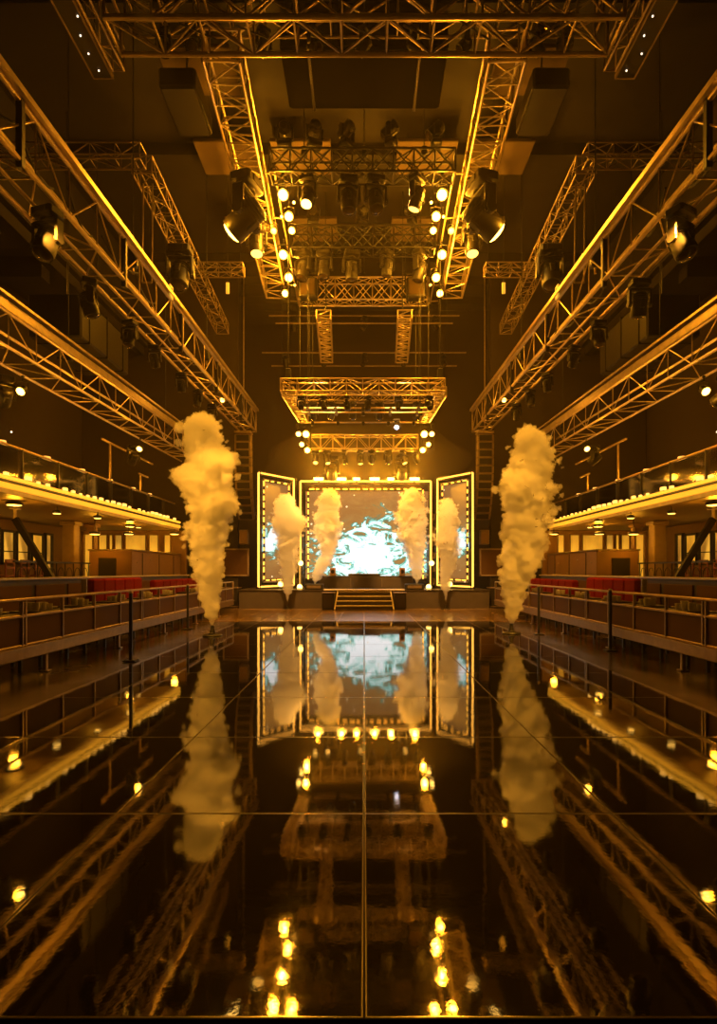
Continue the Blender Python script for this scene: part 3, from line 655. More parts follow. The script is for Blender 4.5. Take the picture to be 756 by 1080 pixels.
for s in (-1, 1):
    n = SIDE[s]; x = s * 6.12
    t = thing('led_batten', 'black flat panel with lit rim running along the %s end of the front truss' % n, 'panel', (x, 11.4, 13.2))
    MB().box((0, 0, 0), (.42, 3.9, .08), bev=.01).build('panel', 'black', t)
    MB().box((-.22, 0, 0), (.035, 3.94, .10)).box((.22, 0, 0), (.035, 3.94, .10)).box((0, 1.96, 0), (.47, .035, .10)).build('rim', 'alud', t)
    hang(t, [(0, -1.5, 0), (0, 1.5, 0)], CZ)
    d_ = MB()
    for j in range(9): d_.lathe([(.018, -.02), (.018, 0)], 8, T((random.uniform(-.16, .16), -1.7 + j * .43, -.04)))
    d_.build('bolt_glints', 'bead', t)  # bolt heads glow by emission, as painted glints
    t = truss('edge_truss', 'short box truss running forward from the %s end of the front truss' % n, V((s * 5.70, 9.4, 13.2)), V((s * 5.70, 13.2, 13.2)), .26, .5, .6, .03, .014, 'alud')
    hang(t, [(0, .8, .5), (0, 3.0, .5)], CZ)

# ------------------------------------------------------------------ central lamp rig
for s in (-1, 1):
    n = SIDE[s]
    t = truss('rig_truss', 'wide box truss forming the %s side of the central lamp rig' % n, V((s * 3.26, 12.95, 13.2)), V((s * 3.74, 24.2, 13.2)), .82, .72, .62, .04, .02)
    # rail with cans
    t = thing('lamp_bar', 'steel bar carrying the bright lamps on the %s side of the central rig' % n, 'pipe', (s * 2.62, 16.6, 13.25)); MB().tube((0, -.1, 0), (s * .25, 8.2, 0), .035, 8).build('pipe', 'alu', t)
    for yy in (.1, 2.2, 4.4, 6.6, 8.): MB().tube((s * .03 * yy, yy, 0), (s * (.30 + yy * .035), yy, .02), .025, 6).build('outrigger', 'alu', t)
    lamps = [(299, 204, 17.0, 1.15, 'lamp'), (305, 227, 17.9, 1.0, 'lamp'), (308, 242, 18.7, .8, 'lamp'), (289, 242.5, 18.9, .75, 'lampd'), (299, 267, 20.1, 1.15, 'lamp'), (305, 291, 21.7, 1.15, 'lamp'), (301, 308, 23.0, 1.0, 'lamp'), (297, 228, 18.2, .35, 'lamp'), (310, 213, 17.4, .35, 'lamp'), (311, 300, 22.8, .4, 'lampd')]
    for j, (px, py, d, sc_, l_) in enumerate(lamps):
        p = P(px if s < 0 else 764.5 - px, py, d)
        t = par_can(p, 'blazing amber lamp on the %s bar of the central rig, %s from the camera' % (n, ORD[j]), tilt=-.75, s=sc_ * 1.15, lens=l_)
        MB().tube((0, 0, .34), (0, 0, max(.4, (13.25 - p.z) / (sc_ * 1.15))), .014, 6).build('drop_rod', 'blackm', t)
        if sc_ > .7: point('rig_lamp', p + V((0, -.32, -.25)), 300 * sc_, AMB, .10)
    # big side heads
    moving_head((s * 3.42, 16.6, 13.18), 'very large moving head with a glowing lens on the outside of the central rig, %s' % n, pan=-s * 1.25, tilt=.98, s=2.2, lens='lamp')
    moving_head((s * 3.55, 18.8, 13.18), 'large black moving head behind the very large one, %s of the central rig' % n, pan=.2, tilt=-.2, s=1.35, lens='lampd')
    point('side_head', (s * 4.15, 16.2, 11.6), 60)
    # small rear ladders
    t = truss('ladder_truss', 'short ladder truss hanging behind the central rig, %s of the middle' % n, V((s * 1.45, 20.3, 10.6)), V((s * 1.62, 24.6, 10.6)), .5, .3, .45, .03, .018)
    hang(t, [(0, 1.0, .3), (s * .15, 3.7, .3)], CZ)
    # hanging boxes on the third cross truss
    pb = P(325 if s < 0 else 438, 305, 22.4)
    t = thing('flood_light', 'square black floodlight hanging at the rear %s corner of the central rig' % n, 'stage light', (pb.x, 22.4, pb.z))
    MB().box((0, 0, 0), (.72, .45, .82), bev=.06).build('housing', 'black', t); MB().box((0, -.235, 0), (.56, .02, .62), bev=.008).build('lens', 'lensoff', t)
    MB().path([V((-.4, 0, 0)), V((-.4, 0, .6)), V((.4, 0, .6)), V((.4, 0, 0))], .025, 6).tube((0, 0, .6), (0, 0, CZ - pb.z), .016, 6).build('hanging_bracket', 'blackm', t)

ct = [('first', 16.8, 13.2, 5.4, .66, 'tsilh', .60), ('second', 20.7, 13.2, 5.2, .8, 'tsilh', .75), ('third', 24.6, 13.2, 5.6, .95, 'alu', .8)]
for nm, y, z, w, h, m_, bay in ct:
    t = truss('rig_cross_truss', '%s cross truss inside the central lamp rig, counted from the camera' % nm, V((-w / 2 + (-.05), y, z)), V((w / 2 - .05, y, z)), .6, h, bay, .035, .02, m_, cross=True)
    for x in (-1.8, 0, 1.8):
        h_ = thing('chain_hoist', 'chain hoist on the %s cross truss of the central rig, at its %s' % (nm, {-1.8: 'left third', 0: 'middle', 1.8: 'right third'}[x]), 'hoist', (x, y + .27, z + h + .3))
        MB().box((0, 0, 0), (.18, .18, .3), bev=.03).build('motor', 'black', h_); MB().tube((0, 0, 0), (0, 0, CZ - z - h - .3), .015, 6).tube((0, 0, 0), (0, 0, -.32), .02, 6).build('chain', 'blackm', h_)
# heads standing on / hanging under the cross trusses
for j, px in enumerate((301, 332, 366, 412, 459)):
    moving_head((P(px, 0, 16.8).x, 16.62, 13.9), 'round black moving head standing on the first rig cross truss, %s from the left' % ORD[j], pan=.4 * j, tilt=-1.5 - .2 * j, s=1.0, up=True)
for j, (px, l_, tl, s_) in enumerate(((325, 'lamp', -.35, 1.1), (368, 'lensoff', -.15, 1.3), (396, 'lensoff', -.35, 1.3), (439, 'lampd', .35, 1.15))):
    moving_head((P(px, 0, 16.8).x, 16.6, 13.155), 'moving head hanging under the first rig cross truss, %s from the left' % ORD[j], pan=(-.3, .1, .2, .9)[j], tilt=tl, s=s_, lens=l_)
for j, px in enumerate((331, 382, 434)):
    moving_head((P(px, 0, 20.7).x, 20.48, 14.04), 'black moving head standing on the second rig cross truss, %s from the left' % ORD[j], pan=.5 * j, tilt=-1.2, s=.9, up=True)
for j, (px, s_) in enumerate(((320, 1.3), (342, 1.2), (371, 1.3), (408, 1.1), (442, 1.3))):
    moving_head((P(px, 0, 20.7).x, 20.5, 13.17), 'moving head hanging under the second rig cross truss, %s from the left' % ORD[j], pan=.4 * j - .6, tilt=-.3 + .15 * j, s=s_)
for s in (-1, 1):
    t = thing('tag_lamp', 'small upright yellow light hanging %s of the central rig' % SIDE[s], 'lamp', P(240 if s < 0 else 531, 304, 20.5)); MB().box((0, 0, 0), (.12, .06, .40), bev=.01).build('diffuser', 'yplate', t); MB().tube((0, 0, .2), (0, 0, CZ - t.location.z), .01, 6).build('hanging_cable', 'blackm', t)

# ------------------------------------------------------------------ second rig over the stage front
t = truss('stage_front_truss', 'slim box truss at the front of the lower rig above the stage', V((-2.85, 19.6, 7.72)), V((2.75, 19.6, 7.72)), .5, .42, .55, .028, .015)
truss('stage_rear_truss', 'bright box truss at the back of the lower rig, right above the stage frame', V((-2.45, 25.0, 6.92)), V((2.35, 25.0, 6.92)), .5, .6, .55, .03, .016)
truss('stage_middle_truss', 'dark slim truss in the middle of the lower rig above the stage', V((-2.7, 22.2, 8.2)), V((2.6, 22.2, 8.2)), .35, .35, .5, .025, .014, 'alud')
for s in (-1, 1):
    n = SIDE[s]
    truss('stage_side_truss', 'bright ladder truss on the %s side of the lower rig above the stage' % n, V((s * 2.68, 19.92, 7.72)), V((s * 2.50, 23.4, 7.72)), .38, .32, .4, .03, .02)
    for j, (px, py, d, sc_) in enumerate(((315, 457, 24.0, .95), (323, 457, 24.2, 1.25), (318.5, 468, 24.3, .9), (324.5, 474, 24.5, 1.05))):
        p = P(px if s < 0 else 770 - px, py, d)
        t = par_can(p, 'bright amber lamp in the %s corner cluster of the lower rig, %s of four' % (n, ('top outer', 'top inner', 'middle', 'bottom')[j]), tilt=-1.1, s=sc_ * 1.0)
        if j in (1, 3): point('corner_lamp', p + V((0, -.3, -.1)), 130, AMB, .1)
    t = thing('lamp_bracket', 'steel bracket carrying the %s corner lamp cluster of the lower rig' % n, 'bracket', P(320 if s < 0 else 450, 455, 24.58))
    MB().path([V((-.3, 0, -.1)), V((-.3, 0, .35)), V((.3, 0, .35)), V((.3, 0, -.8))], .03, 6).build('hoop', 'blackm', t)
    for j, y in enumerate((19.62, 23.2)):
        h_ = thing('chain_hoist', 'chain hoist at the %s %s corner of the lower rig' % (('front', 'rear')[j], n), 'hoist', (s * 2.62, y, 8.4)); MB().box((0, 0, 0), (.2, .2, .34), bev=.03).build('motor', 'black', h_); MB().tube((0, 0, 0), (0, 0, CZ - 8.4), .015, 6).tube((0, 0, 0), (0, 0, -.45), .02, 6).build('chain', 'blackm', h_)
    moving_head(P(350 if s < 0 else 424, 479, 25.75), 'large moving head above the stage frame, %s of the middle' % n, pan=0, tilt=.9, s=1.35)
for j, px in enumerate((333, 345, 363.5, 380, 392, 409, 425, 439)):
    moving_head((P(px, 0, 24.9).x, 24.8, 6.88), 'small head light hanging under the bright rear stage truss, %s from the left' % ORD[j], pan=.7 * j, tilt=-.5 + .15 * j, s=.72, lens='lampd' if j in (0, 1, 3, 6) else 'lensoff')
for j, px in enumerate((318, 341, 366, 388, 420, 452)):
    moving_head((P(px, 0, 19.8).x, 19.7, 7.675), 'small dark head under the front truss of the lower rig, %s from the left' % ORD[j], pan=.7 * j, tilt=-.8 + .3 * j, s=.6)
for j, px in enumerate((330, 350, 372, 400, 440)):
    moving_head((P(px, 0, 22.2).x, 22.2, 8.2), 'dark head under the middle truss of the lower rig, %s from the left' % ORD[j], pan=.9 * j, tilt=.7 - .3 * j, s=.8)
moving_head(P(418, 441, 22.0), 'head light with a cold blue white lens in the lower rig', pan=0, tilt=-1.35, s=.62, lens='blue')
for j, (y, z) in enumerate(((21.15, 7.65), (21.75, 7.65), (23.2, 7.65))):
    t = thing('rig_pipe', '%s thin pipe spanning the lower rig, counted from the camera' % ORD[j], 'pipe', (-2.6, y, z)); MB().tube((0, 0, 0), (5.1, 0, 0), .03, 8).build('pipe', 'alu', t)
    for q in range(5): MB().box((.5 + q * 1.03, 0, -.05), (.12, .1, .16), bev=.02).build('pipe_clamp', 'blackm', t)
    hang(t, [(.5, 0, 0), (4.7, 0, 0)], CZ)
# far ceiling pipes between the rigs
for j, (py, hw, d) in enumerate(((333, 4.6, 27.5), (341, 4.2, 27.0), (372, 5.2, 29.0), (386, 4.8, 29.5))):
    z = EYE + (602 - py) / 600 * d
    t = thing('ceiling_pipe', '%s thin pipe from the top, hung across the hall behind the central rig' % ORD[j], 'pipe', (-hw, d, z)); MB().tube((0, 0, 0), (2 * hw, 0, 0), .04, 8).build('pipe', 'alud', t)
    for q in (1, 2 * hw - 1): MB().tube((q, 0, 0), (q, 0, CZ - z), .012, 6).build('hanger', 'blackm', t)
    for q in range(5): 
        if j in (0, 2): moving_head((-hw + 1.2 + q * (2 * hw - 2.4) / 4, d, z - .02), 'dim head light on the %s pipe behind the central rig, %s from the left' % (('upper', '', 'lower')[j], ORD[q]), pan=q, tilt=.6, s=.8)

# ------------------------------------------------------------------ stage
struct('slab_stage', MB().box((0, 27.6, .38), (10.6, 7.0, .76)), 'deckf')
struct('trim_stage', MB().box((0, 27.58, .77), (10.7, 7.04, .04)), 'deck')
t = thing('stage_steps', 'low stage steps with pale treads and pale side edges', 'steps', (0, 24.1, 0))
NT = 4
b = MB(); tr_ = MB(); bs = MB()
for k in range(NT):
    z = .74 * (k + 1) / NT; y = -1.0 + k * .26
    b.box((0, y + (.1 - y) / 2 + .0, z / 2 - .02), (2.3, .1 - y, z - .04))
    MB().box((0, y + .1, z - .02), (2.3, .22, .045), bev=.008).build('tread', 'step', t)
b.build('riser_block', 'counter', t)
for s in (-1, 1): MB().bar((s * 1.2, -1.08, .02), (s * 1.1, -.15, .80), .05, .05).build('side_edge', 'step', t)
MB().box((0, .1, .79), (3.4, .75, .05), bev=.01).build('landing', 'step', t)
for s in (-1, 1):
    t = thing('monitor_block', 'black cube block flanking the stage steps on the %s' % SIDE[s], 'block', (s * 1.47, 23.55, 0))
    MB().box((0, 0, .34), (.5, .6, .68), bev=.02).build('body', 'black', t); MB().box((0, 0, .695), (.54, .64, .03), bev=.006).build('lid', 'rail', t); MB().box((0, -.31, .34), (.38, .02, .5), bev=.005).build('grille', 'counter', t)
    t = thing('side_ramp', 'low dark box on the stage edge beside the %s steps' % SIDE[s], 'box', (s * 2.16, 24.6, .79)); MB().box((0, 0, .12), (.8, .5, .24), bev=.02).build('body', 'black', t); MB().box((0, -.26, .12), (.6, .02, .12)).build('vent', 'rail', t)
t = thing('booth_riser', 'wide dark booth riser in the middle of the stage', 'riser', (.1, 26.9, .79))
MB().box((0, 0, .27), (4.35, .9, .54), bev=.02).build('body', 'deckf', t); MB().box((0, 0, .555), (4.42, .96, .03), bev=.008).build('top', 'deck', t)
b = MB()
for q in range(3): b.box((-1.45 + q * 1.45, -.455, .27), (1.4, .015, .46), bev=.004)
b.build('front_panel', 'counter', t)
t = thing('mixing_desk', 'low mixing desk with small players on the booth riser', 'mixer', (.0, 26.8, 1.36)); MB().box((0, 0, .05), (1.5, .4, .10), bev=.015).build('body', 'black', t)
b = MB()
for q in range(9): b.lathe([(.03, 0), (.025, .03)], 8, T((-.6 + q * .15, -.08 + .06 * (q % 2), .10)))
b.build('knobs', 'step', t)
for s, px in ((-1, 351), (1, 424)):
    p = P(px, 609, 26.9)
    t = thing('booth_speaker', 'amber lit small speaker box on the %s end of the booth riser' % SIDE[s], 'speaker', (p.x, 26.9, 1.36)); MB().box((0, 0, .19), (.26, .26, .38), bev=.02).build('cabinet', 'amp', t); MB().lathe([(.09, 0), (.08, .02), (.02, .01)], 14, T((0, -.13, .2)) @ R(PI / 2, 'X')).build('driver', 'black', t)

# screens
def screen_mat(name, cx, cz, rx, rz, es, seed):
    m = bpy.data.materials.new(name); m.use_nodes = True; nt = m.node_tree; L = nt.links; b = nt.nodes['Principled BSDF']
    b.inputs['Base Color'].default_value = (.01, .01, .01, 1); b.inputs['Roughness'].default_value = .4
    tc = nt.nodes.new('ShaderNodeTexCoord'); n = nt.nodes.new('ShaderNodeTexNoise'); n.inputs['Scale'].default_value = 1.1; n.inputs['Detail'].default_value = 7; n.inputs['Roughness'].default_value = .62; n.inputs['Distortion'].default_value = 1.6
    mp0 = nt.nodes.new('ShaderNodeMapping'); mp0.inputs['Location'].default_value = (seed, 0, 0); mp0.inputs['Scale'].default_value = (1, 1, 1.6); L.new(tc.outputs['Object'], mp0.inputs[0]); L.new(mp0.outputs[0], n.inputs['Vector'])
    mp = nt.nodes.new('ShaderNodeMapping'); mp.vector_type = 'TEXTURE'; mp.inputs['Location'].default_value = (cx, 0, cz); mp.inputs['Scale'].default_value = (rx, 1, rz); L.new(tc.outputs['Object'], mp.inputs[0])
    ln = nt.nodes.new('ShaderNodeVectorMath'); ln.operation = 'LENGTH'; L.new(mp.outputs[0], ln.inputs[0])
    a = nt.nodes.new('ShaderNodeMath'); a.operation = 'MULTIPLY_ADD'; L.new(n.outputs['Fac'], a.inputs[0]); a.inputs[1].default_value = 3.4; a.inputs[2].default_value = -1.12
    s_ = nt.nodes.new('ShaderNodeMath'); s_.operation = 'SUBTRACT'; L.new(a.outputs[0], s_.inputs[0]); L.new(ln.outputs['Value'], s_.inputs[1])
    r = nt.nodes.new('ShaderNodeValToRGB'); e = r.color_ramp.elements
    mr = nt.nodes.new('ShaderNodeMapRange'); mr.inputs['From Min'].default_value = -1.0; mr.inputs['From Max'].default_value = .8; L.new(s_.outputs[0], mr.inputs['Value']); L.new(mr.outputs[0], r.inputs[0])
    e[0].position = 0; e[0].color = (.26, .11, .028, 1); e[1].position = 1; e[1].color = (1, 1, 1, 1)
    for pos, c in ((.34, (.30, .15, .04, 1)), (.42, (.10, .13, .06, 1)), (.48, (.12, .34, .26, 1)), (.53, (.22, .62, .55, 1)), (.58, (.85, 1.0, .95, 1)), (.63, (.35, .7, .6, 1)), (.68, (1, 1, 1, 1))):
        q = e.new(pos); q.color = c
    vo = nt.nodes.new('ShaderNodeTexVoronoi'); vo.inputs['Scale'].default_value = 2.6; L.new(tc.outputs['Object'], vo.inputs['Vector'])
    dd = nt.nodes.new('ShaderNodeMath'); dd.operation = 'LESS_THAN'; L.new(vo.outputs['Distance'], dd.inputs[0]); dd.inputs[1].default_value = .12
    mx = nt.nodes.new('ShaderNodeMix'); mx.data_type = 'RGBA'; L.new(dd.outputs[0], mx.inputs['Factor']); L.new(r.outputs[0], mx.inputs['A']); mx.inputs['B'].default_value = (1, .75, .4, 1)
    L.new(mx.outputs['Result'], b.inputs['Emission Color']); b.inputs['Emission Strength'].default_value = es
    return m
p0 = P(322, 518, 28.2); p1 = P(452, 610, 28.2)
cx, cz = (p0.x + p1.x) / 2, (p0.z + p1.z) / 2; w, h = p1.x - p0.x, p0.z - p1.z
t = thing('video_wall', 'large video screen showing a white and turquoise burst behind the booth', 'screen', (cx, 28.3, cz))
MB().box((0, 0, 0), (w, .08, h)).build('display', screen_mat('screen picture', .15, -h / 2 + .95, 3.3, 2.0, 1.5, 3.3), t)
b = MB()
for q in (-1, 1): b.box((q * (w / 2 + .06), 0, 0), (.12, .2, h + .24)).box((0, 0, q * (h / 2 + .06)), (w, .2, .12))
b.build('housing', 'black', t)
b = MB().box((-1.8, .4, -h / 2 - .35), (.1, .6, .8)).box((1.8, .4, -h / 2 - .35), (.1, .6, .8)); b.build('stand', 'blackm', t)

def led_frame(corners, name, label, mat_t, width=.16, dash=True, closed=True, inset=.28):
    """a picture-frame made of dark box members with a glowing tube and a row of led dashes inside"""
    c = [V(q) for q in corners]; o0 = sum(c, V()) / len(c)
    t = thing(name, label, 'stage frame', (o0.x, o0.y, .79))
    c = [q - t.location for q in c]; ctr = sum(c, V()) / len(c)
    b = MB(); tb = MB(); ds = MB(); fwd = V((0, -.10, 0))
    n = len(c); segs = [(i, (i + 1) % n) for i in range(n if closed else n - 1)]
    for i, j in segs:
        a_, b_ = c[i], c[j]; d = (b_ - a_).normalized()
        b.bar(a_ - d * width / 2, b_ + d * width / 2, width, width)
        tb.tube(a_ + fwd, b_ + fwd, .045, 8)
        # inner line of dashes
        mid = (a_ + b_) / 2; inw = (ctr - mid); inw = (inw - d * inw.dot(d)).normalized()
        a2, b2 = a_ + inw * inset + d * inset, b_ + inw * inset - d * inset
        b.bar(a2, b2, .07, .10)
        L_ = (b2 - a2).length; k = max(3, int(L_ / .30))
        for q in range(k):
            u0 = (q + .15) / k; u1 = (q + random.uniform(.55, .9)) / k
            MB().bar(a2.lerp(b2, u0) + fwd * .8, a2.lerp(b2, u1) + fwd * .8, .06, .05).build('led_dash', 'dash', t)
        m_ = int(L_ / .6)
        for q in range(m_ + 1): b.bar(a_.lerp(b_, q / max(1, m_)), a2.lerp(b2, q / max(1, m_)), .03)
    b.build('frame', 'blackm', t); tb.build('led_tube', mat_t, t);
    return t
def mx_(px): return 771 - px
for s in (-1, 1):
    f = (lambda px: px) if s < 0 else mx_
    n = SIDE[s]
    oz, iz = 24.9, 26.3
    c = [P(f(273), 499, oz), P(f(310), 506, iz), P(f(310), 617, iz), P(f(273), 619, oz)]
    led_frame(c, 'wing_light_portal', 'glowing angled rectangular frame on the %s wing of the stage' % n, 'tube', .18)
    # wing screen inside frame
    cc = [P(f(277), 504, oz + .28), P(f(306), 509, iz + .28), P(f(306), 614, iz + .28), P(f(277), 616, oz + .28)]
    o0 = sum(cc, V()) / 4; ex = (cc[1] - cc[0]); ang = math.atan2(ex.y, ex.x)
    w_ = V((ex.x, ex.y, 0)).length; h_ = cc[0].z - cc[3].z - .1
    t = thing('wing_screen', 'narrow video screen with a white flare inside the %s wing frame' % n, 'screen', (o0.x, o0.y, o0.z), ang if s < 0 else ang + PI)
    MB().box((0, 0, 0), (w_, .06, h_)).build('display', screen_mat('wing picture', .35 * (1 if s > 0 else -1) , -.35, .75, .8, 1.2, 7.7 + s), t)
    MB().box((0, .08, 0), (w_ * .9, .12, h_ * .95)).box((0, .1, -h_ / 2 - .1), (.2, .1, .3)).build('housing', 'black', t)
# centre frame (three sided: posts down to the stage)
c = [P(317, 620, 26.5), P(317, 508, 26.5), P(454, 508, 26.5), P(454, 620, 26.5)]
led_frame(c, 'centre_light_portal', 'glowing central stage frame around the video wall', 'tube', .2, closed=False, inset=.36)
# blinders on top of centre frame
for j, px in enumerate((336, 360, 376, 395, 412, 437)):
    p = P(px, 505.5, 26.2)
    t = thing('blinder_light', 'bright wide blinder on top of the central stage frame, %s from the left' % ORD[j], 'stage light', p)
    MB().box((0, .05, 0), (.5 if j not in (2, 4) else .36, .2, .16), bev=.03).build('housing', 'blackm', t)
    MB().box((0, -.06, 0), (.46 if j not in (2, 4) else .32, .05, .14), bev=.02).build('lens', 'lamp', t)
    MB().box((0, .1, -.14), (.06, .06, .16)).build('bracket', 'blackm', t)
    point('blinder', p + V((0, -.3, .05)), 150, AMB, .1)
# floor lamps at stage sides
for j, (px, py, d) in enumerate(((296, 616, 25.0), (316, 619, 25.3), (452, 619, 25.3), (474, 616, 25.0), (317, 594, 25.9), (455, 594, 25.9))):
    p = P(px, py, d)
    low = j < 4
    lb = 'round amber lamp glowing on the stage deck, %s from the left' % ORD[j] if low else 'amber lamp on a short stand beside the video wall, %s one' % ('left' if j == 4 else 'right')
    t = thing('uplight', lb, 'stage light', (p.x, d, .79))
    MB().lathe([(.12, 0), (.12, .03), (.03, .04), (.03, max(.06, p.z - .79 - .1))], 12).build('base', 'blackm', t)
    MB().lathe([(.06, -.12), (.11, -.06), (.12, .02), (.04, .12)], 14, T((0, 0, p.z - .79)) @ R(PI / 2, 'X')).build('lens', 'lamp', t, True)
# dark curtains / equipment towers between wing and centre
for s in (-1, 1):
    f = (lambda px: px) if s < 0 else mx_
    p = P(f(315), 600, 27.4)
    t = thing('equipment_tower', 'dark tower of stacked equipment beside the video wall, %s' % SIDE[s], 'tower', (p.x, 27.6, .79))
    b = MB()
    for q in range(6): b.box((0, 0, .3 + q * .62), (.5 - .03 * (q % 2), .5, .58), bev=.03)
    b.build('cabinets', 'black', t)
    for q in range(6): MB().lathe([(.17, 0), (.16, .02), (.05, .0)], 14, T((0, -.25, .3 + q * .62)) @ R(PI / 2, 'X')).build('driver', 'rail', t)

# ------------------------------------------------------------------ smoke
def smoke_mat(name, dens):
    m = bpy.data.materials.new(name); m.use_nodes = True; nt = m.node_tree; nt.nodes.clear()
    o = nt.nodes.new('ShaderNodeOutputMaterial'); v = nt.nodes.new('ShaderNodeVolumeScatter')
    v.inputs['Color'].default_value = (.985, .97, .94, 1); v.inputs['Density'].default_value = dens; v.inputs['Anisotropy'].default_value = .1
    nt.links.new(v.outputs[0], o.inputs['Volume']); return m
M['smoke'] = smoke_mat('dense smoke', 6.5); M['smokes'] = smoke_mat('dense stage smoke', 7.0)
def plume(rows, d, base, label, m, seed, vox, zmin):
    rnd = random.Random(seed)
    rows = sorted(rows, key=lambda r: -r[0])   # bottom first
    pts = [(P((a + b) / 2, y, d), (b - a) / 2 / 600 * d) for y, a, b in rows]
    bm = bmesh.new()
    def ball(c, r, sub=2):
        bmesh.ops.create_icosphere(bm, subdivisions=sub, radius=r, matrix=T(c))
    for (c0, r0), (c1, r1) in zip(pts, pts[1:]):
        L = (c1 - c0).length; k = max(1, int(L / (max(.03, .35 * min(r0, r1)))))
        for i in range(k):
            u = i / k; c = c0.lerp(c1, u); r = r0 + (r1 - r0) * u
            ball(c, r * .80)
            if r > .12:
                for _ in range(7):
                    a = rnd.uniform(0, 2 * PI); rr = r * rnd.uniform(.18, .42); q = r * rnd.uniform(.88, 1.05) - rr
                    ball(c + V((math.cos(a) * q, math.sin(a) * q * .9, rnd.uniform(-.2, .2) * r)), rr, 2)
                for _ in range(4):
                    a = rnd.uniform(0, 2 * PI); q = r * rnd.uniform(.98, 1.2)
                    ball(c + V((math.cos(a) * q, math.sin(a) * q * .9, rnd.uniform(-.3, .3) * r)), max(vox * 1.5, r * rnd.uniform(.07, .15)), 1)
                if rnd.random() < .5:
                    a = rnd.uniform(0, 2 * PI); ball(c + V((math.cos(a) * r * .98, math.sin(a) * r * .9, 0)), r * .17, 2)
    me = bpy.data.meshes.new('plume_raw'); bm.to_mesh(me); bm.free()
    tmp = bpy.data.objects.new('plume_raw', me); COL.objects.link(tmp)
    md = tmp.modifiers.new('r', 'REMESH'); md.mode = 'VOXEL'; md.voxel_size = vox
    sm = tmp.modifiers.new('s', 'SMOOTH'); sm.iterations = 2; sm.factor = .5
    dg = bpy.context.evaluated_depsgraph_get(); ev = tmp.evaluated_get(dg)
    m2 = bpy.data.meshes.new_from_object(ev); bpy.data.objects.remove(tmp); bpy.data.meshes.remove(me)
    top = max(v.co.z for v in m2.vertices); bot = min(v.co.z for v in m2.vertices)
    nr = [v.normal.copy() for v in m2.vertices]
    for v, nn in zip(m2.vertices, nr):
        u = (v.co.z - bot) / (top - bot); amp = min(1, u * 2.2) * vox
        q = v.co + V((1, 1, 1)) * mnoise.noise(v.co * 3.1) * .12; f = mnoise.noise(q * 1.6) * 1.6 + abs(mnoise.noise(q * 4.0)) * 2.2 + abs(mnoise.noise(q * 8.0)) * 4.4 + abs(mnoise.noise(q * 15.0)) * 3.4 - 1.6
        v.co += nn * f * amp
        v.co.z = max(v.co.z, zmin)
    m2.transform(T(-base)); m2.materials.clear(); m2.materials.append(M[m]); m2.name = 'smoke_plume'
    m2.polygons.foreach_set('use_smooth', [True] * len(m2.polygons))
    o = bpy.data.objects.new('smoke_plume', m2); COL.objects.link(o); o.location = base
    return tag(o, label, 'smoke')
def jet(loc, label, s=1.):
    t = thing('smoke_jet', label, 'smoke machine', loc, scale=s)
    MB().lathe([(.23, 0), (.24, .015), (.22, .04), (.1, .05)], 20).build('base', 'black', t, True)
    MB().lathe([(.07, .04), (.07, .12), (.05, .15), (.045, .24), (.055, .25)], 14).build('nozzle', 'blackm', t, True)
    MB().box((0, -.12, .06), (.12, .08, .05), bev=.01).build('control_box', 'blackm', t)
    return t
BIG1 = [(443, 207, 226), (452, 193, 234), (465, 190, 238), (478, 195, 240), (492, 193, 251), (508, 184, 249), (518, 190, 243), (530, 196, 254), (545, 201, 242), (560, 195, 243), (580, 200, 238), (600, 205, 236), (620, 209, 233), (640, 214, 230), (655, 219.5, 227), (664, 222.5, 225.5)]
BIG2 = [(455, 549, 568), (464, 540, 577), (480, 540, 582), (495, 531, 586), (510, 524, 587), (522, 524, 586), (535, 529, 583), (550, 528, 578), (565, 530, 580), (580, 527, 573), (600, 527, 566), (620, 529, 556), (640, 532, 550), (652, 535, 545), (662, 537, 541)]
S1 = [(526, 294, 309), (535, 288, 314), (548, 286, 321), (560, 291, 320), (580, 293, 316), (600, 295, 312), (615, 298, 309), (628, 300.5, 305.5), (635, 302, 304)]
S2 = [(520, 336, 357), (530, 334, 360), (543, 331, 358), (556, 330, 361), (570, 334, 358), (585, 338, 352), (592, 333, 350), (602, 331, 343), (610, 330, 337), (615, 330.4, 333.6)]
S3 = [(520, 427, 443), (530, 420, 449), (545, 417, 453), (560, 418, 452), (575, 425, 449), (590, 430, 447), (603, 434, 445), (612, 437, 442), (615, 438, 441)]
S4 = [(528, 467, 476), (537, 462, 483), (550, 461, 486), (562, 458, 485), (580, 461, 484), (600, 463, 478), (615, 465, 474), (628, 468, 472), (635, 469, 471)]
for rows, d, px, fz, lab, m_, seed, vox, js in (
    (BIG1, 14.0, 224, 0.0, 'tall smoke plume rising from the floor beside the left fence', 'smoke', 1, .036, 1.0),
    (BIG2, 14.5, 539, 0.0, 'tall smoke plume rising from the floor beside the right fence', 'smoke', 2, .036, 1.0),
    (S1, 23.6, 303, 0.0, 'outer left small smoke plume rising in front of the stage', 'smokes', 3, .038, .8),
    (S2, 25.2, 332, .79, 'inner left small smoke plume rising from the stage deck', 'smokes', 4, .038, .6),
    (S3, 25.2, 439.5, .79, 'inner right small smoke plume rising from the stage deck', 'smokes', 5, .038, .6),
    (S4, 23.6, 470, 0.0, 'outer right small smoke plume rising in front of the stage', 'smokes', 6, .038, .8)):
    x = (px - 384) / 600 * d
    jet((x, d, fz), 'black smoke jet nozzle under the ' + lab.replace(' rising', '').replace(' from the floor', ''), js)
    plume(rows, d, V((x, d, fz)), lab, m_, seed, vox, fz + .262 * js)

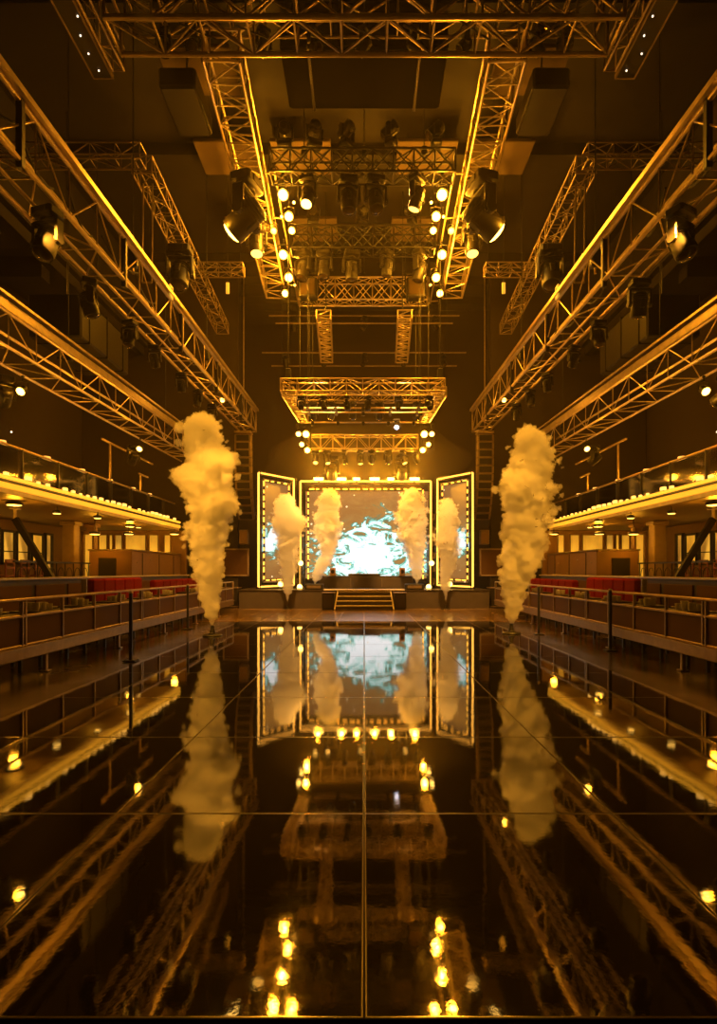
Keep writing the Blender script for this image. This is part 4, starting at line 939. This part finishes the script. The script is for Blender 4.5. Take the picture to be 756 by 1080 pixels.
# ------------------------------------------------------------------ small clutter hung around the ceiling sides
for s in (-1, 1):
    n = SIDE[s]
    t = thing('duct_box', 'large dark duct box hanging above the gallery truss on the %s' % n, 'duct', (s * 9.2, 18.6, 9.2))
    MB().box((0, 0, 0), (1.6, 3.4, 1.3), bev=.05).build('body', 'black', t)
    b = MB()
    for q in (-1.2, 0, 1.2): b.box((0, q, 0), (1.66, .06, 1.36))
    b.build('flange', 'blackm', t); MB().tube((0, -1, .6), (0, -1, CZ - 9.2), .02, 6).tube((0, 1, .6), (0, 1, CZ - 9.2), .02, 6).build('hanger', 'blackm', t)
    t = thing('ceiling_speaker', 'dark square speaker hung beside the %s side of the central rig' % n, 'speaker', (s * 4.55, 14.6, 13.6)); MB().box((0, 0, 0), (.9, 1.6, .5), bev=.05).build('cabinet', 'black', t); MB().box((0, 0, -.26), (.8, 1.5, .02)).build('grille', 'black', t); MB().tube((0, 0, .2), (0, 0, CZ - 13.6), .02, 6).build('hanger', 'blackm', t)
    for j, (px, py, d) in enumerate(((22, 438, 19.), (8, 476, 18.), (65, 486, 19.), (184, 556, 21.), (116, 428, 20))):
        p = P(px if s < 0 else 768 - px, py, d)
    # marker beads on the gallery wall
    mbd = MB().lathe([(.02, -.03), (.035, 0), (.02, .03)], 10).mesh('bead', 'bead')
    for j in range(5):
        t = thing('marker_light', 'tiny white marker light on the upper %s gallery wall' % n, 'lamp', (s * 12.96, 14.0 + j * 2.3, 6.2 + .5 * (j % 2)), group='marker lights on the %s gallery wall' % n); inst('diffuser', mbd, t); MB().box((s * .03, 0, 0), (.04, .1, .1)).build('plate', 'blackm', t)

# ------------------------------------------------------------------ light and haze
for s in (-1, 1):  # added spots without fixtures, brightening the smoke plumes
    for y, z, e in ((9.0, 7.5, 5600), (10.5, 12.9, 4400)):
        spot('plume_fill', (s * (5.2 if z < 9 else 4.2), y, z), (s * 3.75, 14.2, 2.5), e, 30, (1, .40, .03), .5)
    spot('plume_fill', (s * 3.05, 19.1, 7.3), (s * 3.25, 23.6, 2.9), 3600, 42, (1, .46, .09), .6)
    spot('plume_fill', (s * 1.2, 16.2, 12.8), (s * 2.05, 25.2, 3.4), 17000, 16, (1, .46, .09), .6)
# added warm fill behind the camera, without fixtures, brightening the near trusses
spot('near_fill', (-2.5, -2.0, 6.0), (-6, 12, 8), 160, 80)
spot('near_fill', (2.5, -2.0, 6.0), (6, 12, 8), 160, 80)
w = bpy.data.worlds.new('hall air'); sc.world = w; w.use_nodes = True; nt = w.node_tree; nt.nodes.clear()
o_ = nt.nodes.new('ShaderNodeOutputWorld'); bg = nt.nodes.new('ShaderNodeBackground'); bg.inputs[0].default_value = (0, 0, 0, 1); bg.inputs[1].default_value = 0
vs = nt.nodes.new('ShaderNodeVolumeScatter'); vs.inputs['Color'].default_value = (1, .88, .55, 1); vs.inputs['Anisotropy'].default_value = .6
nt.links.new(bg.outputs[0], o_.inputs['Surface']); nt.links.new(vs.outputs[0], o_.inputs['Volume'])
vs.inputs['Density'].default_value = .0011
def haze_cloud(c, r_, dens, label):
    m = bpy.data.materials.new('golden haze'); m.use_nodes = True; n_ = m.node_tree; n_.nodes.clear()
    o = n_.nodes.new('ShaderNodeOutputMaterial'); v = n_.nodes.new('ShaderNodeVolumeScatter'); v.inputs['Color'].default_value = (1, .88, .55, 1); v.inputs['Density'].default_value = dens; v.inputs['Anisotropy'].default_value = .6
    n_.links.new(v.outputs[0], o.inputs['Volume'])
    bm = bmesh.new(); bmesh.ops.create_icosphere(bm, subdivisions=4, radius=1)
    for v_ in bm.verts:
        k = 1 + .22 * mnoise.noise(v_.co * 1.7 + V(c)); v_.co = V((v_.co.x * r_[0] * k, v_.co.y * r_[1] * k, v_.co.z * r_[2] * k))
    me = bpy.data.meshes.new('haze'); bm.to_mesh(me); bm.free(); me.materials.append(m); me.polygons.foreach_set('use_smooth', [True] * len(me.polygons))
    o = bpy.data.objects.new('haze', me); COL.objects.link(o); o.location = c; o['kind'] = 'stuff'; return tag(o, label, 'haze')
haze_cloud((0, 25.5, 6.5), (4.5, 2.5, 1.8), .034, 'golden haze glowing above the lamps of the central stage frame')

cam = bpy.data.cameras.new('camera'); co = bpy.data.objects.new('camera', cam); COL.objects.link(co); sc.camera = co
co.location = (0, 0, EYE); co.rotation_euler = (PI / 2, 0, 0)
cam.sensor_fit = 'VERTICAL'; cam.sensor_height = 36; cam.sensor_width = 36 * 756 / 1080; cam.lens = 36 * 600 / 1080
cam.shift_x = -6 / 1080; cam.shift_y = 62 / 1080; cam.clip_end = 200
vs_ = sc.view_settings; vs_.view_transform = 'Standard'; vs_.look = 'None'; vs_.gamma = 1; vs_.exposure = 0.0; vs_.use_curve_mapping = False
cy = sc.cycles; cy.max_bounces = 8; cy.diffuse_bounces = 3; cy.glossy_bounces = 4; cy.volume_bounces = 4; cy.use_adaptive_sampling = True; cy.adaptive_threshold = .03; cy.transparent_max_bounces = 12
cy.sample_clamp_indirect = 6; cy.sample_clamp_direct = 0; cy.use_denoising = True; cy.caustics_reflective = False; cy.caustics_refractive = False
